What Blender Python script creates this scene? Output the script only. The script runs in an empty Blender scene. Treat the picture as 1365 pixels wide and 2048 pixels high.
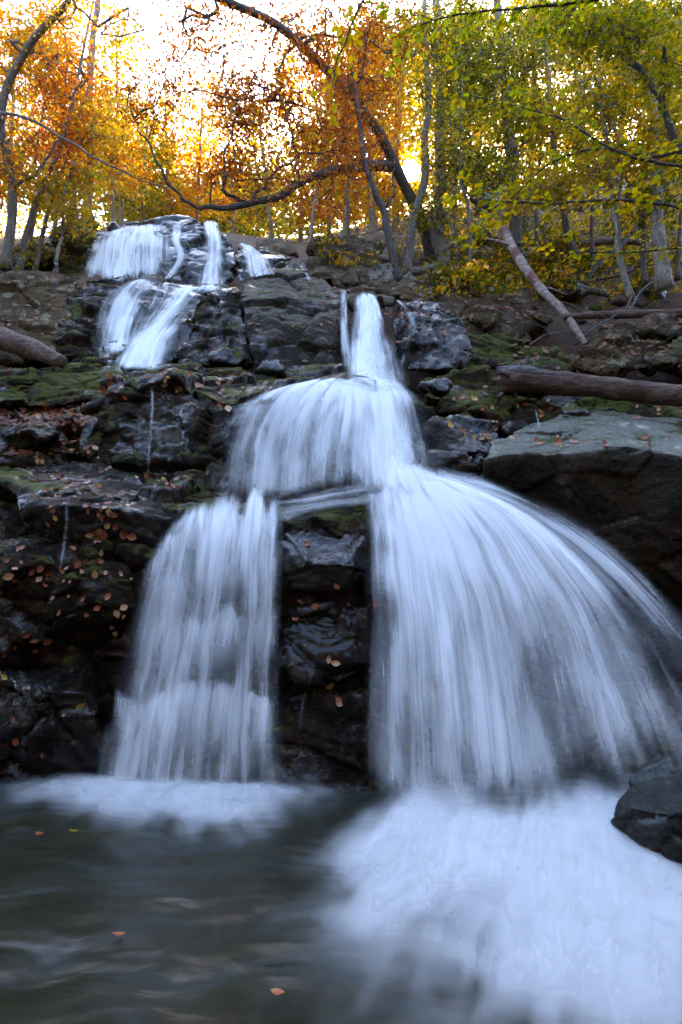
import bpy, math, random
import numpy as np
from mathutils import Vector, Matrix
from mathutils.bvhtree import BVHTree

sc = bpy.context.scene
COL = sc.collection
R = math.radians

# ------------------------------------------------------------------ camera
CAM_H, PITCH, FPX = 1.4, R(7.8), 1138.0
cam_d = bpy.data.cameras.new('camera')
cam = bpy.data.objects.new('camera', cam_d); COL.objects.link(cam)
cam_d.sensor_fit = 'VERTICAL'; cam_d.sensor_height = 36.0; cam_d.lens = FPX / 2048 * 36
cam_d.clip_start = 0.05; cam_d.clip_end = 2000
cam.location = (0, 0, CAM_H); cam.rotation_euler = (math.pi / 2 + PITCH, 0, 0)
sc.camera = cam
CT, ST = math.cos(PITCH), math.sin(PITCH)

def ray(px, py):
    rx = (px - 682.5) / FPX; ry = (1024 - py) / FPX
    return np.array([rx, CT - ry * ST, ST + ry * CT])

def W(px, py, Y):
    d = ray(px, py)
    return d * (Y / d[1]) + np.array([0, 0, CAM_H])

def Wv(px, py, Y):
    px = np.asarray(px, float); py = np.asarray(py, float); Y = np.asarray(Y, float)
    rx = (px - 682.5) / FPX; ry = (1024 - py) / FPX
    dy = CT - ry * ST
    t = Y / dy
    return np.stack([rx * t, Y, (ST + ry * CT) * t + CAM_H], -1)

def on_water(px, py, z=0.0):
    d = ray(px, py); t = (z - CAM_H) / d[2]
    return d * t + np.array([0, 0, CAM_H])

# ------------------------------------------------------------------ sky, sun, exposure
sd = ray(822, 343); sd = sd / np.linalg.norm(sd)
SUN_EL = math.asin(sd[2]); SUN_AZ = math.atan2(sd[0], sd[1])
world = bpy.data.worlds.new('World'); sc.world = world; world.use_nodes = True
nt = world.node_tree; nt.nodes.clear()
n_out = nt.nodes.new('ShaderNodeOutputWorld'); n_bg = nt.nodes.new('ShaderNodeBackground')
n_sky = nt.nodes.new('ShaderNodeTexSky'); n_sky.sky_type = 'NISHITA'; n_sky.sun_disc = False
n_sky.sun_elevation = SUN_EL; n_sky.sun_rotation = SUN_AZ
n_sky.air_density = 1.0; n_sky.dust_density = 1.8; n_sky.ozone_density = .3; n_sky.altitude = 300
n_bg.inputs['Strength'].default_value = 0.12
nt.links.new(n_sky.outputs[0], n_bg.inputs['Color'])
# the sun's own disc and the bright air right round it
n_geo = nt.nodes.new('ShaderNodeTexCoord'); n_dot = nt.nodes.new('ShaderNodeVectorMath'); n_dot.operation = 'DOT_PRODUCT'
n_nrm = nt.nodes.new('ShaderNodeVectorMath'); n_nrm.operation = 'NORMALIZE'
nt.links.new(n_geo.outputs['Generated'], n_nrm.inputs[0]); nt.links.new(n_nrm.outputs[0], n_dot.inputs[0])
n_dot.inputs[1].default_value = tuple(sd)
n_map = nt.nodes.new('ShaderNodeMapRange'); n_map.interpolation_type = 'SMOOTHSTEP'
n_map.inputs[1].default_value = math.cos(R(0.62)); n_map.inputs[2].default_value = math.cos(R(0.35))
n_map.inputs[3].default_value = 0.0; n_map.inputs[4].default_value = 60.0
nt.links.new(n_dot.outputs['Value'], n_map.inputs[0])
n_bg2 = nt.nodes.new('ShaderNodeBackground'); n_bg2.inputs['Color'].default_value = (1, .96, .9, 1)
nt.links.new(n_map.outputs[0], n_bg2.inputs['Strength'])
n_add = nt.nodes.new('ShaderNodeAddShader')
nt.links.new(n_bg.outputs[0], n_add.inputs[0]); nt.links.new(n_bg2.outputs[0], n_add.inputs[1])
nt.links.new(n_add.outputs[0], n_out.inputs['Surface'])

sun_l = bpy.data.lights.new('sun', 'SUN'); sun_l.energy = 4.0; sun_l.angle = R(0.5); sun_l.color = (1, .90, .74)
sun_o = bpy.data.objects.new('sun', sun_l); COL.objects.link(sun_o)
sun_o.location = (5, 30, 40)
sun_o.rotation_euler = Vector(sd).to_track_quat('Z', 'Y').to_euler()

vs = sc.view_settings
vs.view_transform = 'Standard'; vs.look = 'None'; vs.gamma = 1; vs.use_curve_mapping = False
vs.exposure = 3.95
cy = sc.cycles
cy.use_denoising = True
cy.use_adaptive_sampling = True; cy.adaptive_threshold = .03
cy.max_bounces = 6; cy.diffuse_bounces = 3; cy.glossy_bounces = 3; cy.transmission_bounces = 6
cy.transparent_max_bounces = 40
cy.sample_clamp_indirect = 4.0
cy.caustics_reflective = False; cy.caustics_refractive = False

# ------------------------------------------------------------------ noise
def _h(ix, iy, iz, s):
    n = (ix.astype(np.int64) * 374761393 + iy.astype(np.int64) * 668265263 + iz.astype(np.int64) * 2147483647 + s * 1274126177) & 0xffffffff
    n = ((n ^ (n >> 13)) * 1274126177) & 0xffffffff
    n = ((n ^ (n >> 15)) * 2246822519) & 0xffffffff
    return ((n ^ (n >> 16)) & 0xffffff) / float(0xffffff)

def vnoise(p, s=0):
    i = np.floor(p); f = p - i; i = i.astype(np.int64)
    f = f * f * f * (f * (f * 6 - 15) + 10)
    out = 0
    for a in (0, 1):
        wa = f[:, 0] if a else 1 - f[:, 0]
        for b in (0, 1):
            wb = f[:, 1] if b else 1 - f[:, 1]
            for c in (0, 1):
                wc = f[:, 2] if c else 1 - f[:, 2]
                out = out + wa * wb * wc * _h(i[:, 0] + a, i[:, 1] + b, i[:, 2] + c, s)
    return out * 2 - 1

def fbm(p, o=4, s=0, g=.5):
    out = 0; a = 1.0; t = 0
    for k in range(o):
        out = out + a * vnoise(p * (2.03 ** k) + 17.3 * k, s + k); t += a; a *= g
    return out / t

def voro(p, s=0):
    i = np.floor(p).astype(np.int64)
    f1 = np.full(len(p), 9.); f2 = np.full(len(p), 9.)
    c1 = np.zeros_like(p); r1 = np.zeros((len(p), 3))
    for a in (-1, 0, 1):
        for b in (-1, 0, 1):
            for c in (-1, 0, 1):
                j = i + np.array([a, b, c])
                r = np.stack([_h(j[:, 0], j[:, 1], j[:, 2], s + k) for k in range(3)], -1)
                q = j + r
                d = np.linalg.norm(q - p, axis=1)
                m = d < f1
                f2 = np.where(m, f1, np.minimum(f2, d))
                f1 = np.where(m, d, f1)
                c1[m] = q[m]; r1[m] = r[m]
    return f1, f2, c1, r1

BED = np.array(Matrix.Rotation(R(-14), 3, 'Y') @ Matrix.Rotation(R(12), 3, 'X'))

def rock_disp(P, s=0, k=1.0, block=1.0, flat=2.0):
    k = k * 1.5; amp_ = .62
    """broken, bedded stone: facets at two scales, cracks, layers and grain (metres)"""
    q = (P / k) @ BED.T
    w = np.stack([fbm(q * .9 + 3.1, 2, s + 5), fbm(q * .9 + 9.7, 2, s + 6), fbm(q * .9 + 5.5, 2, s + 7)], -1)
    d = np.zeros(len(P))
    for fr, A, B, ck in ((1.1, .26, .26, .10), (3.2, .050, .08, .035), (9.5, .010, .016, .006)):
        qq = (q + w * .22) * fr * np.array([1, 1, flat])
        f1, f2, c, r = voro(qq, s + int(fr * 10))
        pl = ((qq - c) * (r * 2 - 1)).sum(1)
        d += (A * (r[:, 0] - .5) * 1.2 + B * pl * .55) * block
        d -= ck * np.clip(1 - (f2 - f1) / .10, 0, 1) ** 1.5 * block
    lay = q[:, 2] * 6 + fbm(q * 1.5, 3, s + 30) * 2.2
    d += (.012 * (lay - np.floor(lay)) ** 2) * block
    d += .11 * fbm(q * 1.5, 4, s + 40) + .012 * fbm(q * 11, 3, s + 50)
    return d * k * amp_

# ------------------------------------------------------------------ mesh helpers
def make_mesh(name, V, faces, mat=None, smooth=True, base=None):
    """faces: list of integer arrays (n,3) or (n,4)"""
    me = bpy.data.meshes.new(name)
    V = np.asarray(V, np.float32)
    faces = [np.asarray(f, np.int32) for f in (faces if isinstance(faces, list) else [faces]) if len(f)]
    me.vertices.add(len(V)); me.vertices.foreach_set('co', V.ravel())
    nl = sum(f.size for f in faces); npoly = sum(len(f) for f in faces)
    me.loops.add(nl); me.polygons.add(npoly)
    me.loops.foreach_set('vertex_index', np.concatenate([f.ravel() for f in faces]))
    tot = np.concatenate([np.full(len(f), f.shape[1], np.int32) for f in faces])
    st = np.concatenate([[0], np.cumsum(tot)[:-1]]).astype(np.int32)
    me.polygons.foreach_set('loop_start', st)
    me.update(calc_edges=True)
    if smooth: me.polygons.foreach_set('use_smooth', np.ones(npoly, bool))
    if mat: me.materials.append(mat)
    return me

def tag(o, label=None, cat=None, group=None, kind=None):
    if label: o['label'] = label
    if cat: o['category'] = cat
    if group: o['group'] = group
    if kind: o['kind'] = kind
    return o

def link(name, me, parent=None):
    o = bpy.data.objects.new(name, me); COL.objects.link(o)
    if parent: o.parent = parent
    return o

def empty(name, loc):
    o = bpy.data.objects.new(name, None); COL.objects.link(o)
    o.location = loc; o.empty_display_size = .2
    return o

def base_of(V):
    V = np.asarray(V); return np.array([(V[:, 0].min() + V[:, 0].max()) / 2, (V[:, 1].min() + V[:, 1].max()) / 2, V[:, 2].min()])

def grid_faces(nr, nc):
    a = np.arange(nr * nc).reshape(nr, nc)
    return np.stack([a[:-1, :-1].ravel(), a[:-1, 1:].ravel(), a[1:, 1:].ravel(), a[1:, :-1].ravel()], 1)

def grid_normals(G):
    du = np.gradient(G, axis=1); dv = np.gradient(G, axis=0)
    n = np.cross(du, dv); n /= np.linalg.norm(n, axis=2, keepdims=True) + 1e-9
    return n

def blur(A, n, axis):
    for _ in range(n):
        B = np.concatenate([np.take(A, [0], axis), A, np.take(A, [-1], axis)], axis)
        sl = [slice(None)] * A.ndim
        l = list(sl); l[axis] = slice(0, -2); m = list(sl); m[axis] = slice(1, -1); r = list(sl); r[axis] = slice(2, None)
        A = (B[tuple(l)] + 2 * B[tuple(m)] + B[tuple(r)]) / 4
    return A

def cat_rom(P, n):
    """Catmull-Rom through points P (k,d) with n samples"""
    P = np.asarray(P, float); k = len(P)
    E = np.concatenate([[2 * P[0] - P[1]], P, [2 * P[-1] - P[-2]]])
    t = np.linspace(0, k - 1 - 1e-6, n); i = t.astype(int); f = (t - i)[:, None]
    a, b, c, d = E[i], E[i + 1], E[i + 2], E[i + 3]
    return .5 * (2 * b + (c - a) * f + (2 * a - 5 * b + 4 * c - d) * f ** 2 + (3 * b - a - 3 * c + d) * f ** 3)

SOLID = []   # (V, F) of everything solid, for laying leaves and water on
def solid(V, F): SOLID.append((np.asarray(V, np.float64), np.asarray(F)))
BVH = None
def build_bvh():
    global BVH
    vs_, fs_, off = [], [], 0
    for V, F in SOLID:
        vs_.append(V); fs_.append(F + off); off += len(V)
    V = np.concatenate(vs_)
    polys = [tuple(p) for f in fs_ for p in f.tolist()]
    BVH = BVHTree.FromPolygons([tuple(v) for v in V.tolist()], polys)
CAMV = Vector((0, 0, CAM_H))
def hit_px(px, py):
    d = Vector(ray(px, py)).normalized()
    return BVH.ray_cast(CAMV, d)

# ------------------------------------------------------------------ materials
class NT:
    def __init__(s, name):
        s.m = bpy.data.materials.new(name); s.m.use_nodes = True
        s.t = s.m.node_tree; s.t.nodes.clear()
        s.out = s.n('ShaderNodeOutputMaterial')
    def n(s, ty, **kw):
        x = s.t.nodes.new(ty)
        for k, v in kw.items():
            if hasattr(x, k) and k not in x.inputs: setattr(x, k, v)
            else: s.set(x, k, v)
        return x
    def set(s, x, k, v):
        i = x.inputs[k]
        if hasattr(v, 'is_output') or isinstance(v, bpy.types.NodeSocket): s.t.links.new(v, i)
        else: i.default_value = v
    def math(s, op, a, b=None, c=None, clamp=False):
        x = s.n('ShaderNodeMath'); x.operation = op; x.use_clamp = clamp
        for k, v in enumerate((a, b, c)):
            if v is not None: s.set(x, k, v)
        return x.outputs[0]
    def mapr(s, v, a, b, c=0., d=1., smooth=True):
        x = s.n('ShaderNodeMapRange'); x.interpolation_type = 'SMOOTHSTEP' if smooth else 'LINEAR'
        for k, u in enumerate((v, a, b, c, d)): s.set(x, k, u)
        return x.outputs[0]
    def mix(s, f, a, b):
        x = s.n('ShaderNodeMix'); x.data_type = 'RGBA'
        s.set(x, 0, f); s.set(x, 6, a if not isinstance(a, tuple) else (*a, 1)); s.set(x, 7, b if not isinstance(b, tuple) else (*b, 1))
        return x.outputs[2]
    def noise(s, vec, scale, det=4., rough=.55, dist=0.):
        x = s.n('ShaderNodeTexNoise'); s.set(x, 'Vector', vec); s.set(x, 'Scale', scale); s.set(x, 'Detail', det); s.set(x, 'Roughness', rough); s.set(x, 'Distortion', dist)
        return x.outputs[0]
    def scale_vec(s, vec, v):
        x = s.n('ShaderNodeVectorMath'); x.operation = 'MULTIPLY'; s.set(x, 0, vec); x.inputs[1].default_value = v
        return x.outputs[0]

def rock_mat(name, dark, light, stain, wet=.5, moss=.3, lichen=.0, rough=(.18, .6), moss_col=(.042, .043, .007), top=None):
    k = NT(name); geo = k.n('ShaderNodeNewGeometry'); pos = geo.outputs['Position']
    nz = k.n('ShaderNodeSeparateXYZ', Vector=geo.outputs['Normal']).outputs[2]
    n1 = k.noise(pos, 2.3, 8, .62, .4); n2 = k.noise(pos, 7.0, 8, .68, .8); n3 = k.noise(pos, 30, 6, .7)
    c = k.mix(k.mapr(n1, .34, .68), dark, light)
    c = k.mix(k.mapr(n2, .5, .72), c, stain)
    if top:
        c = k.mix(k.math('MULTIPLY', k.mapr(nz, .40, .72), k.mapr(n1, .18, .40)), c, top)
    c2 = k.n('ShaderNodeHueSaturation', Value=k.mapr(n3, .3, .7, .62, 1.4, False), Color=c).outputs[0]
    if lichen > 0:
        v = k.n('ShaderNodeTexVoronoi', Vector=pos, Scale=4.0); v.inputs['Randomness'].default_value = 1
        li = k.math('ADD', v.outputs['Distance'], k.math('MULTIPLY', k.math('SUBTRACT', n2, .5), 1.9))
        li = k.math('MULTIPLY', k.mapr(li, .30, .22), k.mapr(n1, .62 - .2 * lichen, .72 - .2 * lichen))
        c2 = k.mix(k.math('MULTIPLY', li, .6), c2, (.26, .235, .16))
    mm = k.noise(pos, 3.1, 7, .66, .5)
    mo = k.math('ADD', mm, k.math('MULTIPLY', nz, .22))
    mo = k.mapr(mo, .86 - .42 * moss, .98 - .42 * moss)
    mc = k.mix(k.mapr(n3, .3, .7), moss_col, tuple(v * 2.3 for v in moss_col))
    c3 = k.mix(mo, c2, mc)
    wm = k.mapr(k.math('ADD', k.noise(pos, 1.7, 5, .6), k.math('MULTIPLY', k.math('SUBTRACT', n2, .5), .5)), .74 - .5 * wet, .90 - .5 * wet)
    ro = k.mapr(k.math('MULTIPLY', wm, k.math('SUBTRACT', 1.0, mo)), 0., 1., rough[1], rough[0], False)
    ro = k.math('ADD', ro, k.math('MULTIPLY', k.math('SUBTRACT', n3, .5), .18))
    # fine relief
    vc = k.n('ShaderNodeTexVoronoi', Scale=5.0); vc.feature = 'DISTANCE_TO_EDGE'
    wv = k.n('ShaderNodeVectorMath'); wv.operation = 'MULTIPLY_ADD'
    k.set(wv, 0, k.n('ShaderNodeTexNoise', Vector=pos, Scale=3., Detail=3.).outputs['Color']); wv.inputs[1].default_value = (.5, .5, .5); k.set(wv, 2, pos)
    k.set(vc, 'Vector', k.scale_vec(wv.outputs[0], (1, 1, 2.2)))
    cr = k.mapr(vc.outputs['Distance'], 0, .05)
    hgt = k.math('ADD', k.math('MULTIPLY', k.noise(pos, 16, 9, .68), .8), k.math('MULTIPLY', cr, .05))
    hgt = k.math('ADD', hgt, k.math('MULTIPLY', k.math('MULTIPLY', k.noise(pos, 120, 3, .6), mo), .35))
    bp = k.n('ShaderNodeBump', Strength=k.mapr(wm, 0., 1., 1., .55, False), Distance=.06, Height=k.math('ADD', hgt, k.math('MULTIPLY', k.noise(k.scale_vec(pos, (1, 1, 1.8)), 4.5, 5, .6, .5), 1.3)))
    b = k.n('ShaderNodeBsdfPrincipled'); k.set(b, 'Base Color', c3); k.set(b, 'Roughness', ro); k.set(b, 'Normal', bp.outputs[0])
    k.set(b, 'Specular IOR Level', .10)
    film = k.math('MULTIPLY', wm, k.math('SUBTRACT', 1.0, k.math('MULTIPLY', mo, .8)))
    k.set(b, 'Coat Weight', film); b.inputs['Coat IOR'].default_value = 1.33
    k.set(b, 'Coat Roughness', k.math('ADD', rough[0] * .7, k.math('MULTIPLY', n3, .10)))
    cb = k.n('ShaderNodeBump', Strength=.4, Distance=.03, Height=k.math('ADD', k.noise(k.scale_vec(pos, (1, 1, 1.6)), 7., 4, .6, .4), k.math('MULTIPLY', k.noise(pos, 26., 3, .6), .25)))
    k.set(b, 'Coat Normal', cb.outputs[0])
    k.t.links.new(b.outputs[0], k.out.inputs[0])
    return k.m

M = {}
M['wet'] = rock_mat('wet_dark_rock', (.0035, .0024, .0017), (.015, .0088, .0055), (.034, .014, .0055), wet=.75, moss=.26, rough=(.12, .5))
M['wall'] = rock_mat('wet_brown_rock', (.0045, .003, .0018), (.024, .0125, .0055), (.062, .024, .008), wet=.55, moss=.58, rough=(.13, .6))
M['mossy'] = rock_mat('mossy_rock', (.012, .008, .005), (.050, .034, .020), (.075, .034, .015), wet=.42, moss=.82, rough=(.2, .75))
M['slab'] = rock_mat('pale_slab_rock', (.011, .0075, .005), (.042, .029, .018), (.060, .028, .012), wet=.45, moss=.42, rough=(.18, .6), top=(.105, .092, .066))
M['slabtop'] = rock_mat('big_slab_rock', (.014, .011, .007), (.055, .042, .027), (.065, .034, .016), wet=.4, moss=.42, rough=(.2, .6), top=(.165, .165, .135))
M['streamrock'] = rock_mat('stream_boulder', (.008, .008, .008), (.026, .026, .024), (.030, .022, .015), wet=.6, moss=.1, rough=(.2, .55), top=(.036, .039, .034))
M['dry'] = rock_mat('dry_rock', (.042, .029, .018), (.125, .092, .060), (.13, .070, .036), wet=.15, moss=.32, lichen=.9, rough=(.3, .85))
M['lichen'] = rock_mat('lichen_rock', (.042, .026, .012), (.11, .072, .037), (.12, .062, .025), wet=.2, moss=.36, lichen=1.6, rough=(.25, .8))
M['outcrop'] = rock_mat('outcrop_rock', (.09, .08, .07), (.24, .22, .19), (.16, .12, .09), wet=.05, moss=.25, lichen=.5, rough=(.4, .9))

def floor_mat():
    k = NT('forest_floor'); geo = k.n('ShaderNodeNewGeometry'); pos = geo.outputs['Position']
    n1 = k.noise(pos, 1.2, 7, .65, .6); n2 = k.noise(pos, 18, 6, .75, 1.0)
    c = k.mix(k.mapr(n2, .35, .65), (.026, .014, .008), (.13, .060, .026))
    c = k.mix(k.mapr(n1, .55, .72), c, (.05, .06, .018))
    b = k.n('ShaderNodeBsdfPrincipled'); k.set(b, 'Base Color', c); b.inputs['Roughness'].default_value = .9
    bp = k.n('ShaderNodeBump', Strength=1., Distance=.06, Height=n2); k.set(b, 'Normal', bp.outputs[0])
    k.t.links.new(b.outputs[0], k.out.inputs[0]); return k.m
M['floor'] = floor_mat()

def leaf_mat(name, trans=.5, gloss=.12):
    k = NT(name); a = k.n('ShaderNodeAttribute'); a.attribute_name = 'Col'
    d = k.n('ShaderNodeBsdfDiffuse', Color=a.outputs['Color'])
    hs = k.n('ShaderNodeHueSaturation', Saturation=1.12, Value=1.55, Color=a.outputs['Color'])
    t = k.n('ShaderNodeBsdfTranslucent', Color=hs.outputs[0])
    m = k.n('ShaderNodeMixShader'); m.inputs[0].default_value = trans
    k.t.links.new(d.outputs[0], m.inputs[1]); k.t.links.new(t.outputs[0], m.inputs[2])
    g = k.n('ShaderNodeBsdfGlossy'); g.inputs['Roughness'].default_value = .45
    m2 = k.n('ShaderNodeMixShader'); m2.inputs[0].default_value = gloss * .4
    k.t.links.new(m.outputs[0], m2.inputs[1]); k.t.links.new(g.outputs[0], m2.inputs[2])
    k.t.links.new(m2.outputs[0], k.out.inputs[0]); return k.m
M['leaf'] = leaf_mat('living_leaf')

def one_leaf_mat(name, c1, c2, trans=.45, wet=.3):
    k = NT(name); oi = k.n('ShaderNodeObjectInfo'); tc = k.n('ShaderNodeTexCoord')
    n = k.noise(tc.outputs['Object'], 60, 4, .6)
    f = k.math('ADD', k.math('MULTIPLY', oi.outputs['Random'], .75), k.math('MULTIPLY', n, .35), clamp=True)
    c = k.mix(f, c1, c2)
    b = k.n('ShaderNodeBsdfPrincipled'); k.set(b, 'Base Color', c); b.inputs['Roughness'].default_value = .55 - wet * .5
    hs = k.n('ShaderNodeHueSaturation', Saturation=1.1, Value=1.5, Color=c)
    t = k.n('ShaderNodeBsdfTranslucent', Color=hs.outputs[0])
    m = k.n('ShaderNodeMixShader'); m.inputs[0].default_value = trans
    k.t.links.new(b.outputs[0], m.inputs[1]); k.t.links.new(t.outputs[0], m.inputs[2])
    k.t.links.new(m.outputs[0], k.out.inputs[0]); return k.m
M['fallen_red'] = one_leaf_mat('fallen_russet', (.20, .055, .026), (.40, .12, .05), .15, .6)
M['fallen_tan'] = one_leaf_mat('fallen_tan', (.34, .16, .07), (.50, .27, .12), .15, .5)
M['fallen_yellow'] = one_leaf_mat('fallen_yellow', (.38, .24, .03), (.5, .36, .06), .2, .5)
M['beech_gold'] = one_leaf_mat('beech_gold', (.22, .20, .02), (.52, .30, .03), .5, .2)
M['beech_green'] = one_leaf_mat('beech_green', (.10, .14, .015), (.34, .30, .03), .5, .2)

def bark_mat(name, a, b_, spots=None, sc_=(9, 9, 2.2)):
    k = NT(name); tc = k.n('ShaderNodeNewGeometry'); v = k.scale_vec(tc.outputs['Position'], sc_)
    n1 = k.noise(v, 2.5, 7, .7, .6); n2 = k.noise(tc.outputs['Position'], 2.0, 4, .6)
    c = k.mix(k.mapr(n1, .3, .7), a, b_)
    if spots: c = k.mix(k.mapr(n2, .52, .62), c, spots)
    b = k.n('ShaderNodeBsdfPrincipled'); k.set(b, 'Base Color', c); b.inputs['Roughness'].default_value = .8
    n3 = k.noise(k.scale_vec(v, (1, 1, 1)), 9., 5, .7, .3)
    hs = k.n('ShaderNodeHueSaturation', Value=k.mapr(n3, .3, .7, .55, 1.45, False), Color=c); k.set(b, 'Base Color', hs.outputs[0])
    bp = k.n('ShaderNodeBump', Strength=1., Distance=.03, Height=k.math('ADD', n1, k.math('MULTIPLY', n3, .5))); k.set(b, 'Normal', bp.outputs[0])
    k.t.links.new(b.outputs[0], k.out.inputs[0]); return k.m
M['bark'] = bark_mat('grey_brown_bark', (.038, .026, .018), (.15, .108, .076))
M['bark_dark'] = bark_mat('dark_bark', (.018, .013, .010), (.07, .048, .036))
M['bark_pale'] = bark_mat('pale_bark', (.10, .078, .056), (.30, .25, .19), (.09, .066, .046))
M['deadwood'] = bark_mat('dead_wood', (.035, .018, .012), (.22, .13, .095), (.09, .04, .026), (2, 11, 11))
M['birch'] = bark_mat('peeling_birch', (.12, .06, .04), (.40, .30, .24), (.14, .05, .03), (6, 6, 6))
M['greywood'] = bark_mat('weathered_wood', (.05, .045, .042), (.22, .215, .215), (.03, .025, .022), (3, 9, 9))

def spray_shader(k, al, own):
    """a cloud of drops scatters light every way, so its shading hardly follows the sheet's own slope"""
    geo = k.n('ShaderNodeNewGeometry')
    sv = k.n('ShaderNodeVectorMath'); sv.operation = 'SCALE'; k.set(sv, 0, geo.outputs['Normal']); sv.inputs['Scale'].default_value = own
    av = k.n('ShaderNodeVectorMath'); av.operation = 'ADD'; k.set(av, 0, sv.outputs[0]); av.inputs[1].default_value = (0, -.45, .75)
    nv = k.n('ShaderNodeVectorMath'); nv.operation = 'NORMALIZE'; k.set(nv, 0, av.outputs[0])
    d = k.n('ShaderNodeBsdfDiffuse', Color=(.88, .89, .90, 1), Normal=nv.outputs[0]); t = k.n('ShaderNodeBsdfTranslucent', Color=(.88, .89, .91, 1), Normal=nv.outputs[0])
    m = k.n('ShaderNodeMixShader'); m.inputs[0].default_value = .22
    k.t.links.new(d.outputs[0], m.inputs[1]); k.t.links.new(t.outputs[0], m.inputs[2])
    tr = k.n('ShaderNodeBsdfTransparent')
    f = k.n('ShaderNodeMixShader'); k.set(f, 0, al)
    k.t.links.new(tr.outputs[0], f.inputs[1]); k.t.links.new(m.outputs[0], f.inputs[2])
    k.t.links.new(f.outputs[0], k.out.inputs[0]); return k.m

def water_mat(name='falling_water', amt=1.0):
    """long-exposure water: white where many drops passed, clear where few did; 'flow' = (across m, along m, density)"""
    k = NT(name); a = k.n('ShaderNodeAttribute'); a.attribute_name = 'flow'
    s = k.n('ShaderNodeSeparateXYZ', Vector=a.outputs['Vector'])
    dn = k.n('ShaderNodeAttribute'); dn.attribute_name = 'dens'
    dens = dn.outputs['Fac']
    wob = k.noise(k.n('ShaderNodeCombineXYZ', X=k.math('MULTIPLY', s.outputs[0], 2.), Y=k.math('MULTIPLY', s.outputs[1], 2.2), Z=s.outputs[2]).outputs[0], 1., 2, .5)
    uu = k.math('MULTIPLY_ADD', wob, .05, s.outputs[0])
    def st(fu, fv, det, off):
        c = k.n('ShaderNodeCombineXYZ', X=k.math('MULTIPLY', uu, fu), Y=k.math('MULTIPLY', s.outputs[1], fv), Z=k.math('MULTIPLY_ADD', s.outputs[2], 13.7, off))
        return k.noise(c.outputs[0], 1.0, det, .55)
    n1 = k.mapr(st(3.8, .8, 2, 0.), .34, .66); n2 = k.mapr(st(15, .45, 3, 4.), .34, .66); n3 = k.mapr(st(60, .5, 2, 9.), .3, .7)
    n = k.math('ADD', k.math('MULTIPLY', n1, .48), k.math('ADD', k.math('MULTIPLY', n2, .36), k.math('MULTIPLY', n3, .16)))
    # thin water shows its strands, thick water fills in
    lo = k.math('SUBTRACT', .58, k.math('MULTIPLY', dens, .60))
    al = k.mapr(n, lo, k.math('ADD', lo, .76))
    al = k.math('MULTIPLY', al, k.math('MINIMUM', k.math('MULTIPLY_ADD', dens, 1.05, .08), .93))
    veil = k.math('MULTIPLY', k.math('MULTIPLY', k.math('MULTIPLY', k.math('MINIMUM', dens, 1.), k.math('MINIMUM', dens, 1.)), .40), k.mapr(n1, 0., 1., .45, 1., False))
    al = k.math('SUBTRACT', 1., k.math('MULTIPLY', k.math('SUBTRACT', 1., k.math('MULTIPLY', al, .85)), k.math('SUBTRACT', 1., veil)))
    al = k.math('MULTIPLY', al, k.mapr(dens, 0., .15))
    return spray_shader(k, al, 1.0)
M['fall'] = water_mat()

def foam_mat():
    k = NT('foam_and_spray'); a = k.n('ShaderNodeAttribute'); a.attribute_name = 'flow'
    s = k.n('ShaderNodeSeparateXYZ', Vector=a.outputs['Vector'])
    dn = k.n('ShaderNodeAttribute'); dn.attribute_name = 'dens'; dens = dn.outputs['Fac']
    geo = k.n('ShaderNodeNewGeometry')
    wv = k.n('ShaderNodeVectorMath'); wv.operation = 'MULTIPLY_ADD'
    k.set(wv, 0, k.n('ShaderNodeTexNoise', Vector=geo.outputs['Position'], Scale=2.2, Detail=3.).outputs['Color']); wv.inputs[1].default_value = (.22, .35, 0); k.set(wv, 2, a.outputs['Vector'])
    s2 = k.n('ShaderNodeSeparateXYZ', Vector=wv.outputs[0])
    def st(fu, fv, det, off):
        c = k.n('ShaderNodeCombineXYZ', X=k.math('MULTIPLY', s2.outputs[0], fu), Y=k.math('MULTIPLY', s2.outputs[1], fv), Z=k.math('MULTIPLY_ADD', s.outputs[2], 7.7, off))
        return k.noise(c.outputs[0], 1.0, det, .62)
    n = k.math('ADD', k.math('MULTIPLY', st(2.2, .5, 2, 0.), .66), k.math('MULTIPLY', st(7, .6, 2, 5.), .34))
    big = k.noise(geo.outputs['Position'], 1.5, 3, .6)
    n = k.math('ADD', k.math('MULTIPLY', k.mapr(n, .3, .7), .58), k.math('MULTIPLY', k.mapr(big, .3, .7), .42))
    lo = k.math('SUBTRACT', .60, k.math('MULTIPLY', dens, .70))
    al = k.mapr(n, lo, k.math('ADD', lo, 1.0))
    al = k.math('MULTIPLY', al, k.math('MINIMUM', k.math('MULTIPLY', dens, .55), .55))
    return spray_shader(k, al, .2)
M['foam'] = foam_mat()

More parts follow.
